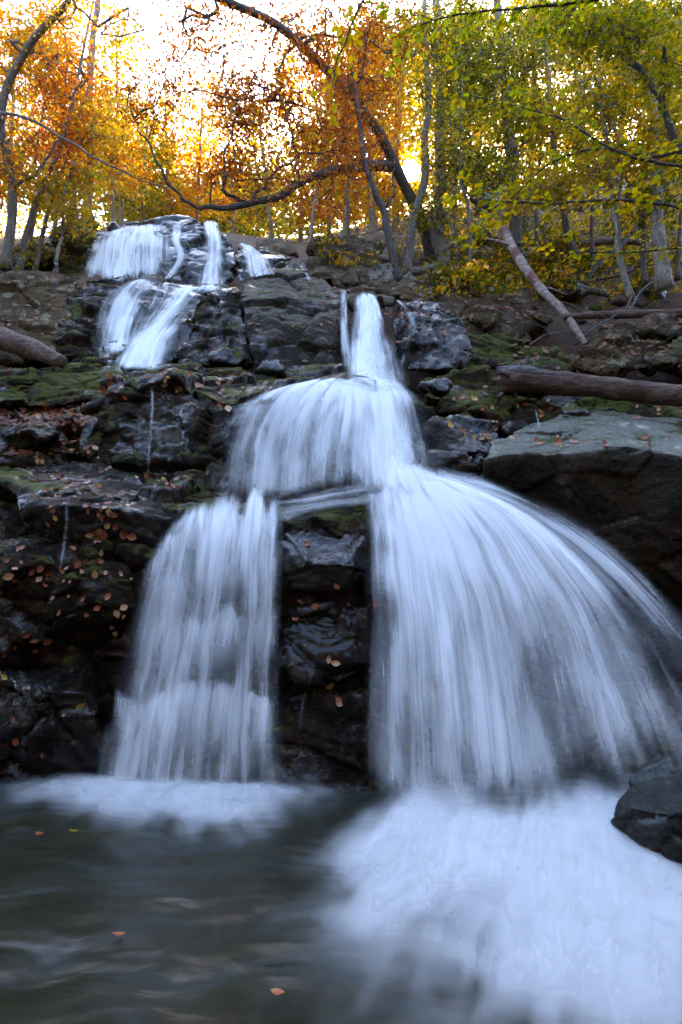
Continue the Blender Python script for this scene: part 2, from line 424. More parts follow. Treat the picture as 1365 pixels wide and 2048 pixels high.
def pool_mat():
    k = NT('pool_water'); geo = k.n('ShaderNodeNewGeometry'); pos = geo.outputs['Position']
    wv = k.n('ShaderNodeVectorMath'); wv.operation = 'MULTIPLY_ADD'
    k.set(wv, 0, k.n('ShaderNodeTexNoise', Vector=pos, Scale=1.6, Detail=3.).outputs['Color']); wv.inputs[1].default_value = (.35, .35, 0); k.set(wv, 2, pos)
    v = k.scale_vec(wv.outputs[0], (1.0, 2.2, 1))
    w1 = k.noise(v, 1.6, 2, .45, .0); w2 = k.noise(v, 7., 3, .55, .2)
    n1 = k.noise(v, 1.7, 5, .6, .3); n2 = k.noise(v, 5., 3, .6, .3)
    c = k.mix(k.mapr(n1, .35, .65), (.018, .016, .007), (.022, .024, .018))
    fo = k.math('MULTIPLY', k.mapr(n1, .48, .72), k.mapr(n2, .4, .7))
    c = k.mix(k.math('MULTIPLY', fo, .20), c, (.16, .19, .20))
    b = k.n('ShaderNodeBsdfPrincipled'); k.set(b, 'Base Color', c); b.inputs['Roughness'].default_value = .30
    b.inputs['IOR'].default_value = 1.33
    h = k.math('ADD', w1, k.math('MULTIPLY', w2, .06))
    bp = k.n('ShaderNodeBump', Strength=.5, Distance=.14, Height=h); k.set(b, 'Normal', bp.outputs[0])
    k.t.links.new(b.outputs[0], k.out.inputs[0]); return k.m
M['pool'] = pool_mat()

# ------------------------------------------------------------------ setting: ground, hillside, bedrock, pool
def land(name, cols, KY, ncol, nper, mat, k=1., amp=1., block=1., blurs=(6, 3), seed=0, kind='structure', Y_landmarks=None, label=None, cat=None, flat=2.0):
    """a sheet through profiles: cols = [(px, [(py,Y)...])]"""
    pxs = np.array([c[0] for c in cols], float)
    L = np.array([c[1] for c in cols], float)            # (c, K, 2)
    K = L.shape[1]
    gx = np.linspace(pxs[0], pxs[-1], ncol)
    A = np.stack([np.stack([np.interp(gx, pxs, L[:, j, q]) for j in range(K)], 0) for q in (0, 1)], -1)   # K,ncol,2
    A = blur(A, blurs[0], 1)
    t = np.linspace(0, K - 1 - 1e-6, (K - 1) * nper + 1); i = t.astype(int); f = (t - i)[:, None, None]
    B = A[i] * (1 - f) + A[i + 1] * f
    G = Wv(np.broadcast_to(gx, B.shape[:2]), B[..., 0], B[..., 1])
    G = blur(G, blurs[1], 0)
    N = grid_normals(G)
    P = G.reshape(-1, 3)
    d = rock_disp(P, seed, k, block, flat) * amp
    P = P + N.reshape(-1, 3) * d[:, None]
    F = grid_faces(*B.shape[:2])
    b = base_of(P)
    me = make_mesh(name, P - b, F, mat)
    o = link(name, me); o.location = b; tag(o, label, cat, kind=kind)
    solid(P, F)
    return o

# the ground beyond and behind, one sheet to the horizon, a hollow for the pool
gx = np.concatenate([np.linspace(-260, -14, 20), np.linspace(-12, 12, 49), np.linspace(14, 260, 20)])
gy = np.concatenate([np.linspace(-260, -14, 20), np.linspace(-12, 12, 49), np.linspace(14, 320, 24)])
XX, YY = np.meshgrid(gx, gy)
rr = np.sqrt((XX / 6.0) ** 2 + ((YY - 1) / 5.0) ** 2)
ZZ = -.7 + 1.5 * np.clip((rr - .9) / .7, 0, 1) ** 1.3 + np.clip(np.hypot(XX, np.minimum(YY, 0)) - 8.5, 0, 22) * .6 * np.clip((6 - YY) / 4, 0, 1)  # last term: rise added out of view, shaped to hold back low sky light
P = np.stack([XX, YY, ZZ], -1).reshape(-1, 3)
P[:, 2] += .10 * fbm(P * .8, 3, 2)
tag(link('ground', make_mesh('ground', P, grid_faces(*XX.shape), M['floor'])), 'leaf covered forest ground round the pool', 'ground', kind='structure')

# hillside (forest floor) behind the rock steps
hill_cols = [
 (-1500, [(930, 7.2), (600, 9), (560, 11), (500, 14), (430, 20), (400, 30), (390, 50), (400, 110)]),
 (-300, [(930, 7.2), (610, 9), (560, 11), (520, 14), (480, 20), (470, 30), (465, 50), (470, 110)]),
 (60, [(930, 7.2), (600, 9.2), (560, 11), (530, 14), (490, 20), (480, 30), (475, 50), (480, 110)]),
 (200, [(930, 7.4), (610, 9.4), (570, 11), (500, 13.5), (462, 17), (462, 30), (466, 50), (475, 110)]),
 (330, [(930, 7.6), (620, 9.6), (585, 11.5), (480, 13.5), (462, 17), (465, 30), (470, 50), (478, 110)]),
 (450, [(930, 7.6), (620, 9.6), (585, 11.5), (490, 13.5), (470, 17), (470, 30), (472, 50), (478, 110)]),
 (620, [(930, 7.4), (640, 9.2), (575, 11), (530, 13), (500, 17), (485, 30), (478, 50), (478, 110)]),
 (760, [(930, 7.6), (620, 8.6), (560, 10.5), (510, 13), (465, 17), (445, 24), (440, 45), (460, 110)]),
 (900, [(930, 7.0), (650, 8.2), (570, 10), (515, 12.5), (455, 17), (425, 24), (415, 45), (440, 110)]),
 (1100, [(930, 6.8), (665, 8.2), (575, 10), (510, 13), (440, 17), (380, 24), (350, 45), (400, 110)]),
 (1300, [(930, 6.8), (680, 8.2), (585, 10), (510, 13), (440, 17), (370, 24), (330, 45), (390, 110)]),
 (1700, [(930, 6.6), (690, 8.2), (590, 10), (500, 13), (420, 17), (340, 24), (300, 45), (370, 110)]),
 (3200, [(930, 6.4), (690, 8.2), (580, 10), (480, 13), (380, 17), (300, 24), (260, 45), (330, 110)])]
land('hillside', hill_cols, None, 330, 24, M['floor'], k=1.6, amp=.75, block=.35, seed=3, label='steep wooded hillside covered in fallen leaves', cat='hillside')

SMALL = []
# bedrock steps of the falls
# landmarks: under water, waterline, mid wall, lower lip, back of ledge, tier lip, back of tier, buried
bed_cols = [
 (-600, [(1800, 4.3), (1530, 4.75), (1300, 4.9), (960, 5.2), (900, 6.3), (760, 6.9), (735, 7.8), (800, 8.6)]),
 (-200, [(1800, 4.3), (1535, 4.75), (1310, 4.85), (955, 5.15), (900, 6.3), (770, 6.9), (735, 7.8), (800, 8.6)]),
 (0,    [(1800, 4.2), (1545, 4.65), (1330, 4.75), (960, 5.10), (905, 6.3), (800, 6.9), (735, 7.8), (800, 8.6)]),
 (120,  [(1800, 4.2), (1545, 4.62), (1320, 4.75), (1000, 4.95), (930, 6.2), (800, 6.9), (735, 7.8), (800, 8.6)]),
 (220,  [(1800, 4.15), (1550, 4.55), (1310, 4.70), (1010, 4.90), (945, 6.1), (770, 6.6), (740, 7.7), (800, 8.6)]),
 (340,  [(1800, 4.0), (1560, 4.42), (1290, 4.62), (1025, 4.92), (965, 5.85), (755, 6.4), (735, 7.6), (800, 8.6)]),
 (440,  [(1800, 4.0), (1565, 4.36), (1290, 4.58), (1020, 4.92), (985, 5.25), (795, 5.75), (745, 7.2), (800, 8.6)]),
 (540,  [(1800, 4.0), (1570, 4.32), (1290, 4.58), (1020, 4.90), (990, 5.25), (775, 5.85), (745, 7.2), (800, 8.6)]),
 (580,  [(1800, 4.0), (1575, 4.30), (1290, 4.52), (1045, 4.72), (985, 5.20), (770, 5.90), (745, 7.2), (800, 8.6)]),
 (700,  [(1800, 4.0), (1580, 4.30), (1290, 4.50), (1035, 4.70), (975, 5.15), (765, 5.95), (745, 7.2), (780, 8.6)]),
 (760,  [(1800, 4.0), (1590, 4.30), (1290, 4.68), (1010, 4.95), (970, 5.15), (768, 5.95), (745, 7.2), (780, 8.6)]),
 (850,  [(1800, 4.0), (1600, 4.40), (1290, 4.90), (1010, 5.05), (960, 5.20), (810, 5.85), (770, 6.9), (780, 8.6)]),
 (950,  [(1800, 4.0), (1600, 4.45), (1290, 5.00), (1030, 5.15), (965, 5.30), (840, 5.95), (780, 6.8), (790, 8.4)]),
 (1080, [(1800, 4.0), (1600, 4.45), (1290, 5.10), (1080, 5.35), (1000, 5.5), (850, 6.0), (790, 6.8), (800, 8.2)]),
 (1250, [(1800, 4.0), (1600, 4.45), (1330, 5.10), (1180, 5.45), (1050, 5.6), (850, 6.0), (795, 6.8), (800, 8.2)]),
 (1450, [(1800, 4.0), (1590, 4.45), (1350, 5.10), (1200, 5.45), (1050, 5.6), (850, 6.0), (795, 6.8), (800, 8.2)]),
 (2000, [(1800, 4.0), (1590, 4.45), (1350, 5.10), (1200, 5.45), (1050, 5.6), (850, 6.0), (795, 6.8), (800, 8.2)])]
land('bedrock', bed_cols, None, 600, 56, M['wall'], k=.62, amp=.95, seed=11, blurs=(4, 5), label='dark wet stepped bedrock behind the falls', cat='rock face', flat=1.7)

# the pool
px_ = np.linspace(-9, 9, 181); py_ = np.linspace(-7, 5.2, 123)
XX, YY = np.meshgrid(px_, py_)
P = np.stack([XX, YY, 0 * XX], -1).reshape(-1, 3)
P[:, 2] = .018 * fbm(P * np.array([1.6, 3.2, 1]) + 3, 3, 8)
tag(link('pool_water', make_mesh('pool_water', P, grid_faces(*XX.shape), M['pool'])), 'dark churned plunge pool below the falls', 'water', kind='structure')

# ------------------------------------------------------------------ rocks
def hull_rock(name, pts, mat, label, cat='rock', group=None, vox=None, k=.6, amp=1., seed=0, block=1., soft=2, flat=1.8, world=False):
    import bmesh
    P = np.array(pts, float)
    if not world: P = Wv(P[:, 0], P[:, 1], P[:, 2])
    Ym = P[:, 1].mean()
    bm = bmesh.new()
    for p in P: bm.verts.new(p)
    r = bmesh.ops.convex_hull(bm, input=bm.verts)
    junk = [e for e in r['geom_interior'] if isinstance(e, bmesh.types.BMVert)]
    if junk: bmesh.ops.delete(bm, geom=junk, context='VERTS')
    me = bpy.data.meshes.new('tmp'); bm.to_mesh(me); bm.free()
    o = bpy.data.objects.new('tmp', me); COL.objects.link(o)
    md = o.modifiers.new('r', 'REMESH'); md.mode = 'VOXEL'; md.voxel_size = vox or max(.016, Ym * .0048)
    if soft:
        sm = o.modifiers.new('s', 'SMOOTH'); sm.iterations = soft; sm.factor = .5
    dg = bpy.context.evaluated_depsgraph_get()
    ev = o.evaluated_get(dg); m2 = ev.to_mesh()
    n = len(m2.vertices); V = np.zeros(n * 3); m2.vertices.foreach_get('co', V); V = V.reshape(-1, 3)
    N = np.zeros(n * 3); m2.vertices.foreach_get('normal', N); N = N.reshape(-1, 3)
    polys = [tuple(p.vertices) for p in m2.polygons]
    ev.to_mesh_clear(); bpy.data.objects.remove(o); bpy.data.meshes.remove(me)
    q4 = np.array([p for p in polys if len(p) == 4]); q3 = np.array([p for p in polys if len(p) == 3]).reshape(-1, 3)
    V = V + N * (rock_disp(V, seed, k, block, flat) * amp)[:, None]
    b = base_of(V)
    o = link(name, make_mesh(name, V - b, [q4, q3], mat)); o.location = b
    tag(o, label, cat, group)
    solid(V, q4)
    if len(q3): solid(V, q3)
    return o

def P3(*a): return list(a)

hull_rock('boulder', [(1222, 1655, 3.25), (1230, 1602, 3.3), (1263, 1550, 3.45), (1330, 1540, 3.6), (1365, 1500, 3.75), (1430, 1450, 3.9), (1255, 1612, 3.08),
          (1365, 1625, 2.95), (1500, 1660, 2.85), (1300, 1690, 3.02), (1365, 1750, 2.92), (1560, 1840, 2.8), (1560, 1450, 3.8), (1330, 1760, 3.7), (1560, 1800, 3.7), (1560,1440,4.3), (1340, 1700, 4.2)],
          M['streamrock'], 'dark boulder with pale rough crown standing in the churning foam', 'boulder', k=.34, amp=.62, seed=21, vox=.014)
hull_rock('slab_boulder', [(968, 922, 4.95), (985, 886, 5.2), (1055, 850, 5.6), (1120, 830, 5.8), (1195, 824, 5.95), (1330, 850, 5.8), (1480, 850, 5.8), (1060, 908, 4.72), (1140, 912, 4.62),
          (1250, 895, 4.60), (1365, 912, 4.5), (1560, 930, 4.4), (972, 960, 5.05), (1080, 1010, 4.9), (1230, 1130, 4.85), (1400, 1200, 4.75), (1600, 1250, 4.7), (1400, 1300, 5.1), (1600, 1310, 5.1), (1650, 860, 5.8), (1100, 1000, 5.9), (1600, 1150, 6.0)],
          M['slabtop'], 'huge overhanging boulder with pale grey-green flat top beside the right fall', 'boulder', k=.45, amp=.8, seed=5, vox=.022, block=.5, flat=1.4, soft=3)
hull_rock('wet_rock', [(822, 880, 5.35), (868, 828, 5.75), (950, 836, 5.75), (1000, 858, 5.6), (1002, 890, 5.35), (930, 905, 5.15), (850, 935, 5.0), (830, 960, 5.1), (960, 940, 5.2), (900, 990, 5.3), (1000, 930, 5.9), (830, 900, 6.0)],
          M['wet'], 'glossy wet rock with scattered leaves between middle fall and slab boulder', k=.45, seed=31)
hull_rock('wet_rock', [(880, 985, 5.15), (930, 940, 5.25), (985, 945, 5.25), (1010, 1000, 5.1), (980, 1060, 5.1), (900, 1060, 5.2), (980, 1000, 5.8), (890, 1000, 5.8)],
          M['wet'], 'small wet rock half covered by spray under the slab boulder', k=.4, seed=33)
hull_rock('mossy_rock', [(835, 800, 5.85), (850, 760, 6.2), (930, 742, 6.5), (1010, 750, 6.4), (1040, 800, 6.0), (1000, 850, 5.8), (880, 830, 5.75), (940, 800, 5.8), (1040, 820, 6.8), (850, 800, 7.0)],
          M['mossy'], 'mossy rock with fallen leaves below the broken log end', k=.5, seed=37)
hull_rock('mossy_rock', [(990, 840, 5.9), (1000, 800, 6.1), (1060, 795, 6.2), (1130, 805, 6.2), (1140, 850, 6.0), (1060, 870, 5.8), (1000, 870, 5.8), (1060, 860, 6.7)],
          M['mossy'], 'low mossy rock tucked between log and slab boulder', k=.4, seed=38)
hull_rock('mossy_rock', [(1150, 790, 6.5), (1230, 770, 6.6), (1330, 790, 6.5), (1480, 800, 6.4), (1480, 880, 6.0), (1300, 865, 6.1), (1180, 860, 6.1), (1300, 860, 7.0)],
          M['mossy'], 'mossy rock under the long log behind the slab boulder', k=.4, seed=39)
hull_rock('wet_rock', [(792, 700, 6.9), (800, 610, 7.2), (830, 590, 7.4), (880, 596, 7.3), (930, 640, 7.0), (955, 690, 6.8), (930, 740, 6.5), (840, 745, 6.6), (800, 740, 6.8), (900, 720, 7.8), (810, 650, 8.2)],
          M['wet'], 'dark glistening rock right of the narrow centre fall', k=.55, seed=41)
hull_rock('mossy_ledge', [(840, 735, 6.75), (900, 660, 7.2), (1000, 660, 7.3), (1100, 690, 7.2), (1150, 725, 7.0), (1130, 750, 6.7), (950, 748, 6.6), (1000, 750, 7.8), (1140, 740, 7.8)],
          M['mossy'], 'long mossy rock ledge below the brown rock face', 'rock', k=.55, seed=43)
hull_rock('weathered_rock', [(848, 680, 7.6), (838, 620, 7.8), (868, 585, 8.2), (940, 568, 8.6), (1020, 575, 8.7), (1065, 600, 8.4), (1070, 690, 7.7), (960, 705, 7.4), (880, 700, 7.4), (1060, 650, 9.2), (870, 640, 9.2)],
          M['dry'], 'brown weathered rock face with lichen above the mossy ledge', 'rock', k=.7, seed=45)
hull_rock('rock_ledge', [(770, 590, 8.3), (800, 560, 8.8), (880, 548, 9.2), (960, 560, 9.2), (960, 600, 8.6), (860, 610, 8.2), (900, 600, 9.8)],
          M['lichen'], 'low leafy rock shelf at the foot of the slim trunks', 'rock', k=.6, seed=46)
hull_rock('angular_rock', [(1135, 735, 6.9), (1180, 685, 7.1), (1240, 680, 7.2), (1310, 690, 7.2), (1300, 735, 6.8), (1220, 750, 6.7), (1250, 740, 7.7)],
          M['lichen'], 'angular brown rock just behind the long log', k=.5, seed=47)
hull_rock('pale_rock', [(1178, 690, 7.6), (1190, 650, 7.8), (1250, 640, 8.0), (1310, 655, 7.9), (1320, 695, 7.5), (1250, 700, 7.4), (1250, 690, 8.5)],
          M['dry'], 'pale rounded rock under the fallen trunk roots', k=.5, seed=48)
hull_rock('mossy_boulder', [(1285, 735, 6.9), (1300, 680, 7.1), (1365, 640, 7.5), (1450, 610, 7.6), (1500, 700, 7.0), (1480, 760, 6.7), (1365, 745, 6.7), (1400, 740, 8.0), (1500, 620, 8.2)],
          M['mossy'], 'leaning mossy boulder where the fallen trunks end at the bank', 'boulder', k=.6, seed=49)
hull_rock('mid_slab', [(484, 618, 7.7), (488, 560, 8.5), (520, 545, 8.9), (570, 540, 9.1), (650, 562, 8.8), (682, 580, 8.3), (684, 660, 7.6), (672, 745, 7.2), (520, 748, 7.25), (500, 700, 7.35), (560, 640, 7.55), (640, 650, 7.5), (600, 740, 8.6), (500, 640, 9.0), (680, 640, 8.8)],
          M['slab'], 'broad grey rock with flat slanting top left of the centre fall', 'rock', k=.6, amp=.8, seed=51, block=.6, flat=1.1)
hull_rock('mossy_rock', [(352, 700, 7.7), (385, 600, 8.2), (430, 580, 8.5), (482, 575, 8.5), (492, 640, 7.8), (505, 735, 7.3), (360, 735, 7.4), (400, 735, 8.4), (490, 700, 8.6)],
          M['wall'], 'brown mossy rock beside the slanting second fall', k=.6, seed=53)
hull_rock('fall_dome', [(195, 720, 8.3), (205, 620, 8.8), (240, 575, 9.3), (300, 560, 9.7), (400, 570, 9.9), (420, 600, 9.2), (380, 720, 8.2), (260, 735, 8.0), (300, 720, 9.5)],
          M['wet'], 'wet domed rock under the slanting second fall', k=.55, amp=.8, seed=55)
hull_rock('lichen_slab', [(-120, 720, 8.2), (-120, 560, 9.0), (0, 538, 9.4), (100, 540, 9.5), (165, 552, 9.3), (150, 640, 8.6), (110, 715, 8.0), (0, 730, 7.9), (80, 720, 9.5), (-100, 700, 9.5)],
          M['lichen'], 'large brown sloping slab spotted with pale lichen', 'rock', k=.7, amp=.7, seed=57)
hull_rock('dark_rock', [(95, 715, 8.0), (120, 620, 8.7), (170, 560, 9.3), (250, 546, 9.7), (290, 556, 9.6), (230, 600, 9.0), (200, 715, 8.1), (160, 725, 7.9), (220, 700, 9.5)],
          M['wall'], 'dark wet rock between lichen slab and second fall', k=.6, seed=59)
hull_rock('upper_cliff', [(176, 570, 11.9), (186, 470, 12.7), (230, 447, 13.2), (330, 448, 13.4), (352, 437, 13.5), (400, 440, 13.4), (455, 470, 12.9), (470, 500, 12.6), (476, 560, 11.9), (330, 580, 11.6), (400, 585, 11.6), (300, 560, 14.5), (440, 560, 14.5), (200, 560, 14.5), (330, 455, 15)],
          M['wet'], 'black wet cliff block under the topmost fall', 'rock', k=.8, amp=.75, seed=61)
hull_rock('mossy_cliff', [(95, 560, 12.2), (105, 470, 12.9), (140, 440, 13.4), (190, 440, 13.6), (212, 470, 13.0), (190, 560, 12.1), (140, 570, 11.9), (150, 560, 14)],
          M['mossy'], 'mossy block left of the topmost fall', 'rock', k=.8, amp=.9, seed=63)
hull_rock('upper_rock', [(462, 560, 12.3), (470, 492, 13.2), (520, 488, 13.6), (560, 520, 13.0), (600, 545, 12.3), (590, 580, 11.7), (480, 580, 11.8), (540, 560, 14)],
          M['wet'], 'low wet rock step under the topmost fall side stream', k=.7, seed=65)
hull_rock('pointed_rock', [(498, 500, 14.2), (520, 472, 14.6), (545, 466, 14.8), (575, 492, 14.3), (600, 515, 13.8), (540, 520, 13.6), (550, 510, 15.4)],
          M['dry'], 'small pointed grey rock on the crest beside the topmost fall', k=.8, amp=.7, seed=67)
hull_rock('upper_rock', [(545, 560, 11.4), (560, 520, 12.4), (620, 515, 12.6), (640, 545, 11.8), (630, 572, 11.0), (560, 575, 11.0), (600, 560, 13)],
          M['slab'], 'grey rock on the crest with a thin side trickle', k=.6, seed=68)
hull_rock('brown_outcrop', [(612, 560, 11.0), (618, 500, 11.9), (640, 474, 12.4), (700, 468, 12.8), (760, 490, 12.6), (790, 540, 11.6), (770, 590, 10.3), (680, 585, 10.0), (640, 575, 10.2), (720, 560, 13.4)],
          M['dry'], 'brown rocky outcrop topped with litter right of the crest', 'rock', k=.8, seed=69)
hull_rock('lower_outcrop', [(690, 600, 9.0), (700, 560, 9.8), (745, 540, 10.4), (800, 560, 9.8), (790, 610, 8.8), (730, 620, 8.6), (750, 600, 10.8)],
          M['dry'], 'broken pale rocks at the head of the centre fall', 'rock', k=.6, seed=70)
hull_rock('moss_hump', [(90, 760, 7.30), (110, 730, 7.60), (170, 714, 7.90), (240, 728, 7.60), (262, 750, 7.20), (200, 765, 7.00), (180, 770, 8.00)],
          M['mossy'], 'low moss hump at the foot of the second fall', 'rock', k=.4, seed=71)
hull_rock('moss_ledge', [(-200, 800, 6.80), (-200, 735, 7.50), (0, 738, 7.40), (120, 742, 7.30), (205, 752, 7.00), (215, 790, 6.55), (120, 815, 6.55), (0, 812, 6.65), (100, 800, 7.80), (-150, 800, 7.80)],
          M['mossy'], 'thick moss covered ledge on the left bank', 'rock', k=.45, amp=.8, seed=73)
hull_rock('ledge_block', [(205, 800, 6.40), (215, 765, 6.65), (290, 735, 7.15), (420, 735, 7.35), (505, 758, 7.05), (512, 785, 6.70), (440, 830, 6.35), (420, 960, 6.25), (300, 965, 6.15), (220, 900, 6.25), (300, 760, 6.50), (400, 900, 7.35), (250, 900, 7.35)],
          M['wall'], 'dark overhanging block strewn with leaves left of the middle fall', 'rock', k=.5, amp=.85, seed=75)
hull_rock('moss_tuft_rock', [(395, 745, 7.20), (420, 722, 7.60), (470, 722, 7.60), (505, 745, 7.20), (480, 765, 6.90), (410, 762, 6.90), (450, 750, 7.80)],
          M['mossy'], 'small mossy hump at the right end of the leafy block', 'rock', k=.35, seed=77)
hull_rock('litter_shelf', [(-200, 900, 6.20), (-200, 810, 6.90), (60, 800, 7.00), (200, 800, 6.80), (225, 850, 6.40), (190, 920, 6.05), (60, 935, 6.00), (-100, 930, 6.05), (50, 900, 7.30)],
          M['wall'], 'leaf littered shelf below the moss ledge', 'rock', k=.4, amp=.8, seed=79)
hull_rock('wet_slab', [(40, 1010, 4.72), (30, 965, 5.3), (60, 925, 6.2), (200, 912, 6.35), (290, 950, 6.0), (345, 1000, 5.3), (352, 1036, 4.80), (240, 1016, 4.60), (130, 1012, 4.62), (200, 1110, 4.75), (60, 1090, 4.85), (330, 1100, 4.75), (200, 1050, 5.6)],
          M['wet'], 'glistening wet slab with a thin trickle above the dark left wall', 'rock', k=.35, amp=.6, seed=81, block=.6)
hull_rock('wall_rock', [(-80, 1330, 4.60), (-80, 1080, 4.75), (60, 1060, 4.80), (200, 1075, 4.75), (265, 1120, 4.70), (275, 1220, 4.62), (150, 1150, 4.42), (40, 1160, 4.44), (200, 1210, 4.42), (230, 1290, 4.75), (100, 1325, 4.80), (0, 1330, 4.80), (100, 1250, 5.3), (240, 1200, 5.2)],
          M['wall'], 'dark wall block plastered with leaves under the wet slab', 'rock', k=.45, amp=.9, seed=83)
hull_rock('wall_rock', [(-80, 1560, 4.45), (-80, 1370, 4.60), (40, 1345, 4.58), (170, 1335, 4.62), (180, 1385, 4.36), (90, 1380, 4.30), (170, 1480, 4.50), (210, 1560, 4.46), (100, 1600, 4.42), (0, 1600, 4.44), (100, 1500, 5.2)],
          M['wet'], 'black wet block at the pool edge with a small trickle', 'rock', k=.45, amp=.9, seed=85)
hull_rock('wet_rock', [(552, 1120, 4.62), (568, 1062, 4.72), (630, 1036, 4.82), (700, 1034, 4.82), (742, 1050, 4.75), (748, 1140, 4.50), (690, 1130, 4.34), (620, 1125, 4.36), (690, 1185, 4.46), (620, 1182, 4.46), (558, 1170, 4.52), (600, 1190, 5.2), (720, 1190, 5.2)],
          M['wet'], 'rounded black rock between the two lower falls', k=.4, amp=.8, seed=87)
hull_rock('wet_rock', [(556, 1330, 4.46), (560, 1230, 4.56), (640, 1212, 4.56), (740, 1215, 4.54), (748, 1340, 4.42), (680, 1372, 4.36), (590, 1365, 4.36), (650, 1300, 5.1)],
          M['wet'], 'flat black block under the rounded rock between the falls', k=.4, amp=.8, seed=88)
hull_rock('wet_rock', [(556, 1590, 4.25), (565, 1400, 4.44), (650, 1384, 4.44), (745, 1390, 4.42), (750, 1600, 4.2), (650, 1610, 4.16), (650, 1500, 5.0)],
          M['wet'], 'lowest black block at the pool between the falls', k=.4, amp=.8, seed=89)
for i, (px, py, Y, w, h, m, lab) in enumerate([
    (455, 720, 7.4, 90, 50, 'wall', 'brown stone wedged at the foot of the grey slanting rock'), (545, 738, 7.0, 70, 40, 'wet', 'wet stone between leafy block and middle fall lip'),
    (700, 560, 9.6, 50, 36, 'dry', 'small stone at the top of the narrow centre fall'), (330, 585, 9.9, 70, 26, 'wet', 'wet stone splitting the second fall'), (300, 565, 10.8, 90, 30, 'wall', 'dark stone below the topmost veil'),
    (425, 578, 10, 80, 30, 'mossy', 'mossy stone right of the second fall head'), (40, 760, 7.2, 110, 40, 'mossy', 'mossy cushion stone on the left ledge'), (160, 850, 6.3, 80, 50, 'wall', 'stone beside the short left trickle'),
    (60, 870, 6.2, 130, 44, 'slab', 'pale stone on the littered shelf'), (1000, 730, 6.9, 90, 34, 'wall', 'dark stone behind the splintered log end'), (870, 775, 6.1, 70, 40, 'wet', 'wet stone right of the middle fall lip'),
    (1105, 720, 7.0, 80, 40, 'mossy', 'mossy stone under the long ledge'), (1080, 640, 8.0, 70, 36, 'lichen', 'lichen stone where the birch log meets the bank'), (1330, 720, 6.6, 70, 30, 'dry', 'grey stone behind the right part of the long log'),
    (985, 610, 8.3, 90, 40, 'lichen', 'brown stone on top of the weathered face'), (1030, 860, 5.6, 60, 36, 'wall', 'dark stone at the left corner of the slab boulder'), (560, 565, 10, 90, 30, 'slab', 'flat grey stone above the slanting rock'),
    (230, 700, 8.0, 60, 36, 'wet', 'wet stone at the foot of the arched veil'), (60, 560, 11, 120, 34, 'lichen', 'flat brown stone behind the lichen slab'), (880, 620, 8.0, 80, 50, 'wall', 'dark block above the glistening rock')]):
    SMALL.append((px, py, Y, w, h, m, lab, 500 + i))
# hillside outcrops and stones
rnd = random.Random(4)
def boulder_at(px, py, Y, wpx, hpx, mat, label, seed, cat='rock', name='hillside_rock'):
    r = random.Random(seed)
    pts = []
    for i in range(16):
        a = 2 * math.pi * i / 16 + r.uniform(-.2, .2)
        q = r.uniform(.82, 1.05)
        pts.append((px + wpx * .5 * math.cos(a) * q, py - hpx * .5 * max(-.7, math.sin(a)) * q, Y + r.uniform(-.25, .25) * wpx * Y / FPX))
    c = wpx * Y / FPX
    pts += [(px, py, Y - .4 * c), (px + wpx * .2, py + hpx * .2, Y - .45 * c), (px - wpx * .2, py, Y + .7 * c), (px + wpx * .2, py, Y + .7 * c), (px, py + hpx * .7, Y + .1 * c)]
    hull_rock(name, pts, mat, label, cat, k=max(.3, c * .5), amp=.8, seed=seed)
for a_ in SMALL: boulder_at(a_[0], a_[1], a_[2], a_[3], a_[4], M[a_[5]], a_[6], a_[7], name='stone')
boulder_at(965, 500, 13.5, 130, 80, M['outcrop'], 'pale grey outcrop behind the leaning birch log', 101)
boulder_at(1040, 455, 15.5, 120, 110, M['outcrop'], 'tall pale outcrop between the two straight trunks', 102)
boulder_at(1210, 395, 19, 170, 110, M['outcrop'], 'dark cleft outcrop high on the hillside', 103)
boulder_at(1115, 515, 11.5, 90, 60, M['dry'], 'grey hillside rock above the curved root', 104)
boulder_at(1130, 580, 9.5, 100, 60, M['dry'], 'pale rock framed by the curved dead branch', 105)
boulder_at(985, 395, 19, 100, 60, M['outcrop'], 'faint pale outcrop among the yellow leaves', 106)
boulder_at(60, 515, 12.5, 120, 50, M['dry'], 'low grey rock among the thin left trunks', 107)
boulder_at(1240, 600, 9.0, 50, 26, M['dry'], 'small grey stone lying under the fallen red trunk', 108)
boulder_at(880, 545, 11, 40, 22, M['outcrop'], 'small pale stone at the foot of the grey trunks', 109)

